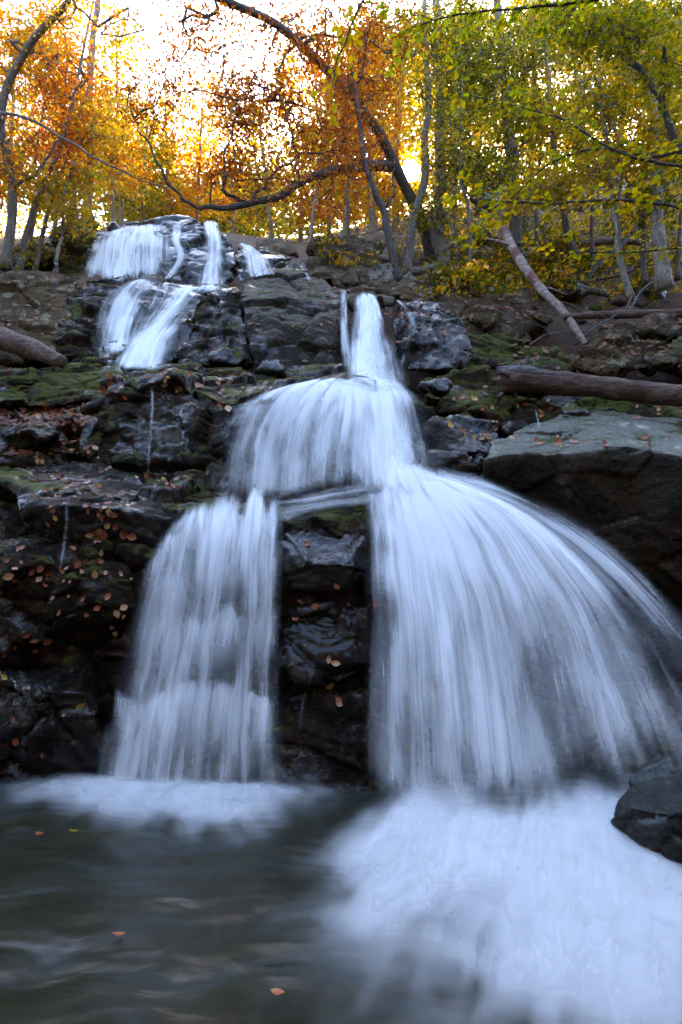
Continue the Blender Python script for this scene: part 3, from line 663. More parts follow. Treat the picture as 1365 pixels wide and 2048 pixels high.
build_bvh()
rs = random.Random(61)
MARKS = [(886, 545, 'the stout grey trunk'), (1042, 525, 'the tall rough trunk'), (1150, 515, 'the leaning golden sapling'), (1262, 590, 'the pale sapling'), (1328, 570, 'the stout pale tree'), (1080, 575, 'the leaning birch log'), (1200, 632, 'the red fallen trunk'),
         (700, 510, 'the brown outcrop'), (800, 560, 'the slim dark forked trunk'), (940, 600, 'the weathered rock face'), (960, 490, 'the pale grey outcrop'), (1210, 485, 'the dark red hillside log'), (1225, 540, 'the long propped dead branch'), (1120, 555, 'the arched dead branch'), (850, 470, 'the straight grey trunk'), (760, 470, 'the orange slope tree'), (1300, 460, 'the thin grey stem')]
for i in range(46):
    px, py = rs.uniform(690, 1365), rs.uniform(440, 660)
    h = hit_px(px, py)
    if h[0] is None or h[0].y < 7.4: continue
    w_ = rs.uniform(.18, .75) ; wp = w_ * FPX / h[0].y
    big = w_ > .45
    mk = rs.choice(('dry', 'dry', 'lichen', 'outcrop', 'mossy'))
    near = min(MARKS, key=lambda m: (m[0] - px) ** 2 + (m[1] - py) ** 2)[2]
    lab = ('tiny', 'small', 'mid-sized', 'large')[min(3, int((w_ - .18) / .57 * 4))] + ' ' + {'dry': 'brown weathered', 'lichen': 'lichen spotted', 'outcrop': 'pale grey', 'mossy': 'mossy'}[mk] + ' stone half sunk beside ' + near
    boulder_at(px, py, h[0].y, wp, wp * rs.uniform(.5, .8), M[mk], lab, 700 + i, name='slope_stone')
    COL.objects[-1]['group'] = 'stones on the slope'
build_bvh()

# ------------------------------------------------------------------ falling water
def drape(P, margin):
    Q = P.copy()
    for i, p in enumerate(P):
        d = Vector(p) - CAMV; L = d.length; d.normalize()
        h = BVH.ray_cast(CAMV, d)
        if h[0] is not None and h[3] < L + margin:
            Q[i] = np.array(CAMV + d * max(h[3] - margin, .2))
    return Q

def sheet(lines, dens, layers=3, nu=40, nv=46, edge=(.12, .12), vfade=(.06, .06), gap=.05, seed=0, thick=.03, cling=None, name='waterfall', rough=.0):
    """lines: flow lines side by side, each [(px,py,Y)...] from lip to foot; dens: scalar or one list per line"""
    L = [cat_rom(Wv(*np.array(l, float).T), nv) for l in lines]
    S = np.stack(L, 1)                                        # nv, nl, 3
    if not hasattr(dens, '__len__'): dens = [dens] * len(lines)
    D = np.stack([np.interp(np.linspace(0, 1, nv), np.linspace(0, 1, len(d)) if hasattr(d, '__len__') else [0, 1], d if hasattr(d, '__len__') else [d, d]) for d in dens], 1)
    G = np.stack([cat_rom(S[i], nu) for i in range(nv)], 0)   # nv,nu,3
    D = np.stack([np.interp(np.linspace(0, 1, nu), np.linspace(0, 1, len(lines)), D[i]) for i in range(nv)], 0)
    u = np.linspace(0, 1, nu)[None, :]; v = np.linspace(0, 1, nv)[:, None]
    wid = np.linalg.norm(np.diff(S[nv // 2], axis=0), axis=1).sum()
    ln = np.concatenate([[0], np.cumsum(np.linalg.norm(np.diff(G.mean(1), axis=0), axis=1))])[:, None]
    sm = lambda x: np.clip(x, 0, 1) ** 2 * (3 - 2 * np.clip(x, 0, 1))
    def rag(k_, a, b_, fr):
        z = np.stack([np.broadcast_to(a * fr, G.shape[:2]), np.broadcast_to(b_, G.shape[:2]), np.full(G.shape[:2], seed * 1.9 + k_)], -1).reshape(-1, 3)
        return fbm(z, 3, seed + k_).reshape(G.shape[:2])
    e0 = 1.3 * edge[0] * (1 + .9 * rag(0, ln, u * 0, 1.3)); e1 = 1.3 * edge[1] * (1 + .9 * rag(1, ln, u * 0, 1.3))
    v0 = vfade[0] * (1 + 1.1 * rag(2, u * wid, v * 0, 8.)); v1 = vfade[1] * (1 + .8 * rag(3, u * wid, v * 0, 6.))
    mx = lambda x: np.maximum(x, 1e-3)
    E = sm(u / mx(e0)) * sm((1 - u) / mx(e1)) * sm(v / mx(v0)) * sm((1 - v) / mx(v1))
    allV, allF, allA, allD, off = [], [], [], [], 0
    F = grid_faces(nv, nu)
    for ly in range(layers):
        s = seed * 10 + ly
        P = G.reshape(-1, 3).copy()
        d = P - np.array([0, 0, CAM_H]); n = d / np.linalg.norm(d, axis=1, keepdims=True)
        U = np.broadcast_to(u * wid, G.shape[:2]).reshape(-1); V_ = np.broadcast_to(ln, G.shape[:2]).reshape(-1)
        q = np.stack([U * 7, V_ * .9, np.full_like(U, s * 3.3)], 1)
        b = fbm(q, 3, s)
        P = P - n * (gap * ly + thick * b)[:, None]
        P = drape(P, cling if cling is not None else .02 + gap * .6 * ly)
        allV.append(P); allF.append(F + off); off += len(P)
        Ds = D * E
        allA.append(np.stack([U, V_ + .12 * b, np.full_like(U, s)], 1)); allD.append(Ds.reshape(-1))
    return allV, allF, allA, allD

def fall(label, lines, dens, extra=(), name='waterfall', **kw):
    aV, aF, aA, aD, off = [], [], [], [], 0
    for ln, dn, k_ in [(lines, dens, kw)] + list(extra):
        V, F, A, D = sheet(ln, dn, **k_)
        aV += V; aF += [f + off for f in F]; aA += A; aD += D; off += sum(len(v) for v in V)
    V = np.concatenate(aV); b = base_of(V)
    me = make_mesh(name, V - b, np.concatenate(aF), M['fall'])
    at = me.attributes.new('flow', 'FLOAT_VECTOR', 'POINT'); at.data.foreach_set('vector', np.concatenate(aA).astype(np.float32).ravel())
    at = me.attributes.new('dens', 'FLOAT', 'POINT'); at.data.foreach_set('value', np.concatenate(aD).astype(np.float32))
    o = link(name, me); o.location = b
    return tag(o, label, 'waterfall', kind='structure')

# topmost fall
fall('broad veil of water over the topmost cliff', [[(190, 470, 12.9), (166, 496, 12.1), (148, 562, 11.7)], [(250, 450, 13), (230, 480, 12.1), (218, 566, 11.6)], [(296, 447, 13), (290, 478, 12.1), (284, 570, 11.6)], [(352, 446, 13), (362, 480, 12.1), (366, 566, 11.6)]],
     [.7, .85, .8, .6], seed=1, layers=2, edge=(.3, .25), vfade=(.15, .15))
fall('thin stepped strand down the topmost cliff', [[(340, 444, 13), (340, 480, 12.1), (350, 515, 12), (322, 562, 11.6)], [(368, 442, 13), (366, 480, 12.1), (376, 512, 12), (352, 562, 11.6)]], [.66, .66], seed=2, layers=2, nu=18, edge=(.3, .3))
fall('bright right strand of the topmost fall', [[(404, 441, 13.1), (404, 480, 12.2), (396, 530, 11.9), (378, 590, 11.4)], [(424, 440, 13.1), (428, 480, 12.2), (426, 530, 11.9), (420, 590, 11.4)], [(440, 446, 13.1), (452, 485, 12.2), (456, 530, 11.9), (462, 578, 11.4)]], [.85, .95, .7], seed=3, layers=2, nu=24, edge=(.22, .3))
fall('small side fall right of the topmost cliff', [[(474, 484, 13), (484, 510, 12.4), (490, 560, 11.6)], [(498, 488, 13), (510, 512, 12.4), (520, 555, 11.6)], [(508, 496, 13), (545, 520, 12.4), (562, 548, 11.6)]], [.75, .75, .6], seed=4, layers=2, nu=24, edge=(.2, .25))
fall('thin trickle over the grey crest rock', [[(592, 528, 12), (606, 545, 11.2), (612, 566, 10.7)], [(610, 526, 12), (624, 545, 11.2), (630, 562, 10.7)]], [.5, .5], seed=5, layers=1, nu=10, edge=(.35, .35))
# second fall
fall('arched left veil of the slanting second fall', [[(245, 562, 9.4), (200, 585, 8.9), (176, 640, 8.5), (166, 735, 8.0)], [(290, 554, 9.5), (262, 585, 8.8), (238, 640, 8.4), (222, 735, 7.9)], [(332, 562, 9.5), (322, 590, 8.9), (296, 640, 8.4), (266, 740, 7.8)]], [.7, .9, .95], seed=6, layers=2, nu=30, edge=(.4, .4), vfade=(.15, .1))
fall('slanting main stream of the second fall', [[(330, 572, 9.5), (322, 615, 8.9), (258, 670, 8.2), (212, 740, 7.6)], [(385, 570, 9.7), (350, 615, 8.8), (292, 680, 8.1), (268, 742, 7.5)], [(452, 568, 9.5), (418, 590, 8.9), (372, 660, 8.2), (352, 742, 7.5)]], [1.05, 1.25, .9], seed=7, layers=3, nu=36, edge=(.35, .45))
fall('thin film joining the two arms of the second fall', [[(292, 566, 9.5), (282, 600, 8.8), (262, 650, 8.3), (235, 720, 7.9)], [(330, 562, 9.6), (325, 595, 8.8), (300, 640, 8.3), (270, 700, 7.9)], [(372, 566, 9.6), (360, 590, 8.9), (330, 630, 8.3), (300, 680, 8.0)]], [.4, .45, .45], seed=70, layers=1, nu=24, edge=(.3, .3), vfade=(.1, .2))
# centre fall
fall('narrow tall centre fall widening down its stepped cleft', [[(700, 588, 8.4), (696, 640, 7.9), (684, 700, 7.3), (680, 765, 6.5), (705, 860, 5.7), (720, 985, 5.0)], [(722, 582, 8.5), (722, 640, 7.8), (718, 700, 7.2), (722, 775, 6.3), (742, 860, 5.5), (760, 985, 4.85)], [(742, 583, 8.5), (748, 640, 7.8), (758, 700, 7.2), (768, 775, 6.3), (785, 860, 5.5), (808, 985, 4.85)], [(758, 590, 8.4), (772, 640, 7.9), (806, 700, 7.3), (828, 765, 6.5), (842, 860, 5.6), (868, 975, 5.0)]],
     [[.7, .7, .7, .8, .45, .4], [1., 1.05, 1.1, 1, 1, 1], [1., 1.05, 1.1, 1, 1, 1], [.7, .75, .8, .8, .5, .4]], seed=8, layers=3, nu=48, nv=70, edge=(.28, .3), vfade=(.05, .06),
     extra=[([[(684, 690, 7.3), (680, 720, 7.0), (668, 770, 6.6)], [(745, 664, 7.3), (750, 715, 6.9), (752, 775, 6.3)], [(800, 690, 7.3), (816, 720, 7.0), (838, 770, 6.6)]], [[.7, .9, .6]] * 3, dict(seed=80, layers=2, nu=30, nv=24, edge=(.4, .4), vfade=(.5, .4))),
            ([[(704, 632, 7.9), (700, 660, 7.6), (694, 700, 7.3)], [(738, 618, 7.9), (742, 660, 7.5), (742, 705, 7.2)], [(768, 636, 7.9), (778, 660, 7.6), (790, 700, 7.3)]], [[.6, .8, .5]] * 3, dict(seed=81, layers=1, nu=24, nv=20, edge=(.4, .4), vfade=(.5, .4)))])
fall('thin left strand beside the centre fall', [[(676, 574, 8.3), (676, 640, 7.6), (682, 745, 6.9)], [(696, 578, 8.3), (698, 640, 7.6), (712, 745, 6.9)]], [.62, .62], seed=9, layers=2, nu=14, edge=(.3, .3))
fall('thin right strand over the glistening rock', [[(786, 596, 7.6), (812, 640, 7.2), (788, 735, 6.7)], [(806, 600, 7.5), (838, 640, 7.1), (822, 735, 6.7)]], [.45, .45], seed=10, layers=1, nu=14, edge=(.35, .35))
# middle tier
fall('wide middle fall over its rounded lip', [[(570, 772, 6.2), (480, 803, 5.8), (432, 870, 5.55), (408, 1010, 5.05)], [(630, 756, 6.3), (570, 780, 5.8), (520, 850, 5.5), (490, 1010, 5.0)], [(670, 752, 6.4), (640, 780, 5.8), (600, 860, 5.45), (585, 1000, 5.0)], [(710, 752, 6.4), (700, 780, 5.8), (690, 860, 5.4), (680, 985, 4.95)], [(745, 750, 6.4), (758, 790, 5.8), (768, 870, 5.35), (775, 985, 4.9)], [(780, 752, 6.4), (815, 795, 5.8), (835, 870, 5.4), (850, 960, 5.0)], [(810, 760, 6.4), (850, 800, 5.9), (872, 850, 5.5), (890, 920, 5.1)]],
     [[.6, .7, .62, .45], [.85, .9, .6, .45], [.95, 1, .55, .36], [1, 1.1, .62, .42], [1, 1.1, .8, .7], [.8, .75, .5, .35], [.5, .4, .28, .2]], seed=11, layers=3, nu=90, nv=60, edge=(.14, .25), vfade=(.22, .10), thick=.05)
fall('thin sheet of water sliding across the shelf', [[(800, 940, 5.15), (690, 962, 5.05), (600, 982, 5.0), (490, 998, 4.95)], [(800, 975, 5.05), (690, 992, 4.9), (600, 1008, 4.85), (510, 1014, 4.8)], [(775, 1012, 4.9), (690, 1022, 4.75), (610, 1040, 4.7), (545, 1085, 4.65)]], [[.8, .30, .38, .95], [.6, .28, .42, .95], [.45, .48, .48, .45]], seed=12, layers=2, nu=40, edge=(.5, .3), vfade=(.15, .35), thick=.05)
# lower left fall
jr = np.random.default_rng(31); jit = jr.normal(0, 20, (4, 9)); jit[0, :3] += (50, 22, 6); den = jr.uniform(.4, 1.1, (4, 9))
xl = lambda y: np.interp(y, [1000, 1120, 1340, 1575], [328, 296, 238, 180]); xr = lambda y: np.interp(y, [1000, 1575], [566, 576])
fall('lower left fall breaking over small steps', [[(306, 1072, 4.85), (276, 1140, 4.6), (222, 1340, 4.42), (158, 1575, 4.28)], [(386, 1000, 5.0), (364, 1110, 4.56), (325, 1340, 4.36), (285, 1580, 4.2)], [(450, 972, 5.1), (430, 1110, 4.54), (400, 1340, 4.34), (372, 1585, 4.18)], [(505, 966, 5.1), (492, 1110, 4.54), (475, 1340, 4.34), (462, 1585, 4.18)], [(572, 978, 5.1), (572, 1110, 4.54), (572, 1340, 4.36), (578, 1580, 4.22)]],
     [[.5, .42, .35, .3], [.95, .62, .52, .6], [1, .58, .42, .55], [1, .6, .48, .5], [.8, .7, .5, .4]], seed=13, layers=2, nu=80, nv=70, edge=(.14, .10), vfade=(.17, .03), thick=.05,
     extra=[([[(xl(y0) + (xr(y0) - xl(y0)) * t + dx * y_ / 300, y0 + y_ + jit[i][q], Y_) for y_, Y_ in ((-36, 4.62 + up), (0, 4.48 + up), (ln_ * .5, 4.40 + up * .5), (ln_, 4.30))] for q, t in enumerate(np.linspace(0, 1, 9))], [[d * den[i][q], d * den[i][q], d * den[i][q] * .6, .1] for q in range(9)], dict(seed=60 + i, layers=2, nu=80, nv=34, edge=(.16, .12), vfade=(.42, .55), thick=.05, gap=.03))
            for i, (y0, ln_, dx, d, up) in enumerate([(1052, 160, -30, .9, .22), (1130, 150, -35, .7, .12), (1255, 150, -35, .95, .05), (1400, 190, -30, 1.15, 0)])])
# right fan
FAN = [[(715, 975, 4.95), (716, 1080, 4.55), (714, 1290, 4.38), (708, 1600, 4.2)], [(765, 955, 5.0), (782, 1080, 4.5), (796, 1290, 4.2), (806, 1640, 3.95)], [(805, 948, 5.0), (852, 1060, 4.5), (892, 1270, 4.15), (925, 1660, 3.75)], [(835, 945, 5.0), (920, 1040, 4.5), (1000, 1250, 4.1), (1062, 1650, 3.6)],
       [(855, 945, 5.0), (990, 1030, 4.5), (1110, 1230, 4.05), (1220, 1620, 3.5)], [(870, 945, 5.0), (1050, 1032, 4.5), (1215, 1220, 4.05), (1370, 1570, 3.45)], [(880, 945, 5.05), (1095, 1045, 4.55), (1290, 1220, 4.1), (1490, 1540, 3.5)]]
fall('great right fall fanning out into the pool', FAN, [[.6, .5, .42, .3], [1.2, .95, .66, .52], [1.4, 1.1, .72, .58], [1.4, 1.0, .56, .44], [1.4, 1.0, .60, .46], [1.4, 1.08, .66, .48], [1.1, .95, .68, .5]],
     seed=14, layers=3, nu=120, nv=60, edge=(.20, .18), vfade=(.08, .10), gap=.07, thick=.06)
fall('fine spray arcing past the right fall', [[(850, 915, 5.1), (1020, 965, 4.85), (1200, 1050, 4.6), (1450, 1300, 4.1)], [(860, 945, 5.0), (1060, 1020, 4.6), (1250, 1160, 4.3), (1480, 1440, 3.9)], [(860, 960, 5.0), (1040, 1040, 4.5), (1200, 1200, 4.2), (1400, 1500, 3.8)]], [[.7, .42, .3, .2], [.9, .7, .5, .35], [.9, .55, .3, .1]], seed=15, layers=2, nu=50, nv=50, edge=(.3, .3))
fall('white burst where the middle fall lands', [[(735, 930, 5.1), (735, 975, 4.9), (745, 1040, 4.6)], [(790, 905, 5.2), (800, 960, 4.85), (840, 1060, 4.5)], [(850, 915, 5.2), (890, 965, 4.85), (970, 1050, 4.5)], [(890, 930, 5.2), (960, 980, 4.9), (1080, 1050, 4.6)]], [[.5, .6, .3], [.8, 1, .5], [.7, 1, .5], [.3, .5, .3]], seed=16, layers=3, nu=40, nv=30, edge=(.35, .35), vfade=(.45, .4))
# trickles on the left wall
def trickle(label, pts, w, d, seed):
    a = [(x - w, y, Y) for x, y, Y in pts]; b = [(x + w, y, Y) for x, y, Y in pts]
    fall(label, [a, b], [d, d], seed=seed, layers=1, nu=8, nv=40, edge=(.45, .45), vfade=(.1, .15), thick=.0, cling=.012, name='trickle')
trickle('short trickle falling onto the wet left slab', [(222, 785, 6), (205, 825, 6), (176, 860, 6), (166, 912, 6)], 15, .72, 21)
trickle('thin trickle crossing the wet left slab', [(185, 920, 6), (140, 985, 6), (132, 1060, 6), (118, 1150, 6), (70, 1270, 6)], 7, .42, 22)
trickle('trickle reaching the pool at the left wall foot', [(40, 1330, 6), (52, 1380, 6), (50, 1450, 6), (44, 1545, 6)], 10, .5, 23)
trickle('fine thread of water down the leafy block', [(306, 770, 6), (304, 830, 6), (298, 900, 6), (296, 960, 6)], 7, .36, 24)
trickle('faint thread of water down the centre rock', [(640, 1230, 6), (632, 1320, 6), (605, 1420, 6), (598, 1570, 6)], 8, .3, 25)
trickle('small trickle between mossy rocks under the log', [(1072, 820, 7), (1076, 840, 7), (1080, 856, 7)], 8, .5, 26)

# foam on the pool: spray thrown up at the foot of a fall and carried out over the water
def foam(label, foot, ends, h, layers, seed, dmax, back=.25, run=(.12, .5), nu=90, nv=60, lat=(.15, .12), peak=.28):
    A0 = np.array([on_water(*p) for p in foot]); B0 = np.array([on_water(*p) for p in ends])
    A = cat_rom(A0, nu); B = cat_rom(B0, nu)
    u = np.linspace(0, 1, nu)[None, :]; v = np.linspace(0, 1, nv)[:, None]
    sm = lambda x: np.clip(x, 0, 1) ** 2 * (3 - 2 * np.clip(x, 0, 1))
    ln = np.linalg.norm(B - A, axis=1)[None, :]
    aV, aF, aA, aD, off = [], [], [], [], 0
    for ly in range(layers):
        f = (ly + .5) / layers; s = seed * 20 + ly
        st = A - (B - A) / ln.T * back * (1 - .3 * f)
        G = st[None] + (B - st)[None] * v[..., None] ** 1.15 * (1 - .18 * f)
        U = np.broadcast_to(u * 3.0, G.shape[:2]); Vl = v * ln
        q = np.stack([U * 2.2, Vl * .6, np.full(G.shape[:2], s * 1.7)], -1).reshape(-1, 3)
        b = fbm(q, 3, s).reshape(G.shape[:2])
        z = h * f * np.exp(-((v - peak * .45) / peak) ** 2) * (1 + .18 * b) * sm(u / .2) * sm((1 - u) / .2) + .022 + .007 * ly
        G[..., 2] = np.maximum(z, .02 + .006 * ly)
        D = dmax * sm(v / run[0]) * (1 - sm((v - run[1]) / (1 - run[1]))) * sm(u / lat[0]) * sm((1 - u) / lat[1]) * (1 - .35 * f) * np.clip(1 + .35 * b, .1, 2)
        aV.append(G.reshape(-1, 3)); aF.append(grid_faces(nv, nu) + off); off += nu * nv
        aA.append(np.stack([U * 1.2, np.broadcast_to(Vl, U.shape), np.full(U.shape, s)], -1).reshape(-1, 3)); aD.append(D.reshape(-1))
    V = np.concatenate(aV); b = base_of(V)
    me = make_mesh('foam', V - b, np.concatenate(aF), M['foam'])
    at = me.attributes.new('flow', 'FLOAT_VECTOR', 'POINT'); at.data.foreach_set('vector', np.concatenate(aA).astype(np.float32).ravel())
    at = me.attributes.new('dens', 'FLOAT', 'POINT'); at.data.foreach_set('value', np.concatenate(aD).astype(np.float32))
    o = link('foam', me); o.location = b
    return tag(o, label, 'foam', kind='stuff')
foam('white foam boiling below the great right fall', [(660, 1640), (800, 1650), (950, 1650), (1100, 1640), (1250, 1620), (1440, 1600)], [(420, 1770), (420, 2020), (600, 2500), (980, 3300), (1600, 3300), (2100, 2400)], .20, 9, 5, 1.5, back=.34, run=(.46, .34), lat=(.34, .05))
foam('flat sheet of foam below the lower left fall', [(-60, 1562), (150, 1570), (330, 1578), (450, 1580), (580, 1582), (740, 1592)], [(-500, 1670), (-60, 1690), (260, 1760), (500, 1780), (720, 1740), (960, 1660)], .03, 6, 9, 1.4, back=.10, run=(.25, .12), lat=(.35, .4))

# ------------------------------------------------------------------ wood: logs, trees
def tube(pts, rad, sides=10, seed=0, rough=.0, cap=True):
    P = np.asarray(pts, float); n = len(P); rad = np.asarray(rad, float)
    T = np.gradient(P, axis=0); T /= np.linalg.norm(T, axis=1, keepdims=True)
    up = np.array([0, 0, 1.]) if abs(T[0, 2]) < .9 else np.array([1., 0, 0])
    A = np.cross(T, up); A /= np.linalg.norm(A, axis=1, keepdims=True) + 1e-9; B = np.cross(T, A)
    th = np.linspace(0, 2 * np.pi, sides, endpoint=False)
    V = P[:, None] + rad[:, None, None] * (np.cos(th)[None, :, None] * A[:, None] + np.sin(th)[None, :, None] * B[:, None])
    V = V.reshape(-1, 3)
    if rough:
        C = np.repeat(P, sides, 0); d = V - C
        V = C + d * (1 + rough * (fbm(V * 4., 2, seed) + .9 * fbm(V * np.array([9, 22, 22]), 3, seed + 1)))[:, None]
    a = np.arange(n * sides).reshape(n, sides); b = np.roll(a, -1, 1)
    F = np.stack([a[:-1].ravel(), b[:-1].ravel(), b[1:].ravel(), a[1:].ravel()], 1)
    if cap:
        V = np.concatenate([V, P[:1], P[-1:]]); i0, i1 = len(V) - 2, len(V) - 1
        F3 = np.concatenate([np.stack([b[0], a[0], np.full(sides, i0)], 1), np.stack([a[-1], b[-1], np.full(sides, i1)], 1)])
        return V, F, F3
    return V, F, np.zeros((0, 3), int)

def join(parts):
    V, Q, T, off = [], [], [], 0
    for v, q, t in parts:
        V.append(v); Q.append(q + off); T.append(t + off); off += len(v)
    return np.concatenate(V), np.concatenate(Q), np.concatenate(T)

def log(name, label, pts, r, mat, cat='log', n=130, sides=26, rough=.16, stubs=(), seed=0, endmat=None, jag=0):
    C = cat_rom(Wv(*np.array(pts, float).T), n)
    rad = np.interp(np.linspace(0, 1, n), np.linspace(0, 1, len(r)), r)
    root = empty(name, C[0] - np.array([0, 0, rad[0]])); o0 = np.array(root.location)
    V, Q, T = tube(C, rad, sides, seed, rough)
    if jag:   # broken end: splinters of different lengths
        ax = C[0] - C[3]; ax /= np.linalg.norm(ax)
        k = np.arange(sides); g = np.random.default_rng(seed)
        for row, w in ((0, 1.), (1, .5)):
            V[row * sides + k] += ax * (g.random(sides)[:, None] * jag * w)
    link('stem', make_mesh('stem', V - o0, [Q, T], mat), root)
    if endmat:
        m = int(n * .22)
        V2, Q2, T2 = tube(C[:m] + np.array([0, 0, .012]), rad[:m] * np.linspace(1.0, .98, m) , sides, seed + 1, rough)
        V2[:, 2] += .0
        link('weathered_end', make_mesh('weathered_end', V2 - o0, [Q2, T2], endmat), root)
    for (t, dpx, dpy, dY, rr, ln) in stubs:
        i = int(t * (n - 1)); b = C[i]
        d = np.array([dpx, dY, -dpy], float); d /= np.linalg.norm(d)
        pp = np.stack([b + d * ln * s + np.array([0, 0, .04 * ln * math.sin(s * 5)]) for s in np.linspace(0, 1, 6)])
        v, q, t3 = tube(pp, np.linspace(rr, rr * .45, 6), 8, seed, .2)
        link('branch_stub', make_mesh('branch_stub', v - o0, [q, t3], mat), root)
    return tag(root, label, cat)

log('fallen_log', 'long brown log with splintered grey end lying above the slab boulder', [(1016, 762, 6.0), (1100, 764, 6.0), (1240, 780, 5.9), (1365, 792, 5.8), (1560, 812, 5.6)], [.135, .125, .115, .112, .11], M['deadwood'], seed=3, jag=.14, endmat=None, rough=.16)
log('splintered_stump', 'grey weathered splinter of wood on the broken end of the long log', [(1008, 742, 5.95), (1050, 744, 5.93), (1110, 752, 5.92)], [.05, .07, .03], M['greywood'], seed=4, jag=.1, sides=12, n=24, cat='wood')
log('fallen_log', 'bare red-brown fallen trunk lying across the right bank', [(1128, 634, 8.0), (1200, 630, 8.0), (1290, 628, 7.9), (1420, 624, 7.8)], [.045, .055, .06, .065], M['deadwood'], seed=5, stubs=((.25, -.3, -1, .1, .02, .25), (.55, .35, -1, 0, .03, .4), (.7, .1, 1, -.2, .02, .35), (.3, .2, 1, -.2, .015, .4)))
log('leaning_birch_log', 'pale peeling birch log leaning down the bank onto the red trunk', [(1005, 455, 9.6), (1040, 520, 9.1), (1080, 575, 8.6), (1130, 628, 8.1), (1172, 690, 7.7)], [.07, .075, .07, .06, .04], M['birch'], seed=6, stubs=((.15, -1, -.4, 0, .035, .5), (.5, 1, .25, 0, .02, .5)))
log('curved_branch', 'grey arched dead branch behind the red trunk', [(1085, 556, 9.6), (1120, 546, 9.5), (1160, 575, 9.4), (1215, 588, 9.3), (1262, 602, 9.2)], [.05, .055, .06, .05, .03], M['bark'], seed=7, stubs=((.8, .4, -1, 0, .02, .3),))
log('dead_branch', 'long dark dead branch propped up on the hillside', [(1165, 566, 10.4), (1200, 525, 10.6), (1255, 480, 10.9), (1290, 425, 11.2)], [.055, .05, .045, .03], M['bark_dark'], seed=8, stubs=((.4, -1, -.5, 0, .02, .6),))
log('dead_log', 'dark red log lying high on the hillside among saplings', [(1105, 500, 12), (1160, 488, 12), (1240, 482, 12), (1290, 486, 12)], [.08, .09, .085, .06], M['deadwood'], seed=9)
log('dead_log', 'short mossy log at the foot of the two slim trunks', [(825, 545, 10.4), (850, 540, 10.4), (878, 532, 10.5)], [.07, .075, .07], M['bark'], seed=10)
log('fallen_log', 'weathered brown log jammed against the lichen slab', [(-160, 620, 8.2), (-40, 662, 7.8), (50, 692, 7.5), (124, 724, 7.2)], [.17, .16, .14, .09], M['deadwood'], seed=12, jag=.06)
log('stick', 'thin upright stick in the foot of the second fall', [(192, 715, 7.4), (197, 690, 7.4), (201, 682, 7.4)], [.012, .01, .006], M['bark_dark'], cat='stick', n=8, sides=6)

for i, (x0, y0, x1, y1, Y, r_, lab) in enumerate([
    (1090, 600, 1200, 640, 8.6, .018, 'thin bent stick leaning on the red fallen trunk'), (1150, 690, 1260, 610, 7.9, .015, 'pale stick crossing over the pale rounded rock'), (1190, 560, 1330, 530, 9.6, .022, 'long grey stick lying across the slope'),
    (920, 560, 1010, 590, 9.3, .02, 'short dark stick on the brown stone'), (1230, 640, 1310, 560, 8.4, .02, 'forked stick propped against the stout pale tree'), (840, 520, 930, 505, 11.5, .025, 'grey branch behind the stout grey trunk'),
    (700, 520, 760, 470, 11.4, .016, 'thin twig sticking out of the brown outcrop'), (1060, 690, 1140, 660, 7.6, .016, 'dark stick under the leaning birch log'), (1120, 560, 1170, 500, 10.2, .02, 'upright snag beside the arched dead branch'),
    (1290, 530, 1365, 500, 9.8, .022, 'grey stick behind the stout pale tree'), (340, 560, 362, 540, 11.2, .02, 'driftwood stick caught under the topmost fall')]):
    g = random.Random(900 + i)
    log('stick', lab, [(x0, y0, Y), (x0 * .66 + x1 * .34 + g.uniform(-8, 8), y0 * .66 + y1 * .34 + g.uniform(-10, 6), Y - .1), (x0 * .3 + x1 * .7 + g.uniform(-8, 8), y0 * .3 + y1 * .7 + g.uniform(-8, 8), Y), (x1, y1, Y + .1)], [r_, r_ * .9, r_ * .7, r_ * .35], M[('bark', 'greywood', 'bark_dark')[i % 3]], cat='stick', n=24, sides=7, stubs=((.6, 1 - 2 * (i % 2), -.8, 0, r_ * .5, .25),), seed=60 + i)

PAL = {
 'russet': [(.30, .055, .012), (.40, .095, .015), (.24, .05, .02), (.46, .16, .02)],
 'orange': [(.54, .135, .010), (.55, .19, .012), (.44, .085, .012), (.56, .25, .015)],
 'gold': [(.52, .27, .012), (.50, .32, .015), (.42, .27, .02), (.52, .20, .012)],
 'yellowgreen': [(.36, .27, .015), (.25, .21, .015), (.46, .31, .015), (.17, .155, .012)],
 'green': [(.105, .10, .010), (.16, .14, .012), (.25, .17, .012), (.065, .070, .010)],
 'dull': [(.15, .055, .03), (.20, .075, .035), (.11, .045, .03), (.24, .09, .03)],
}

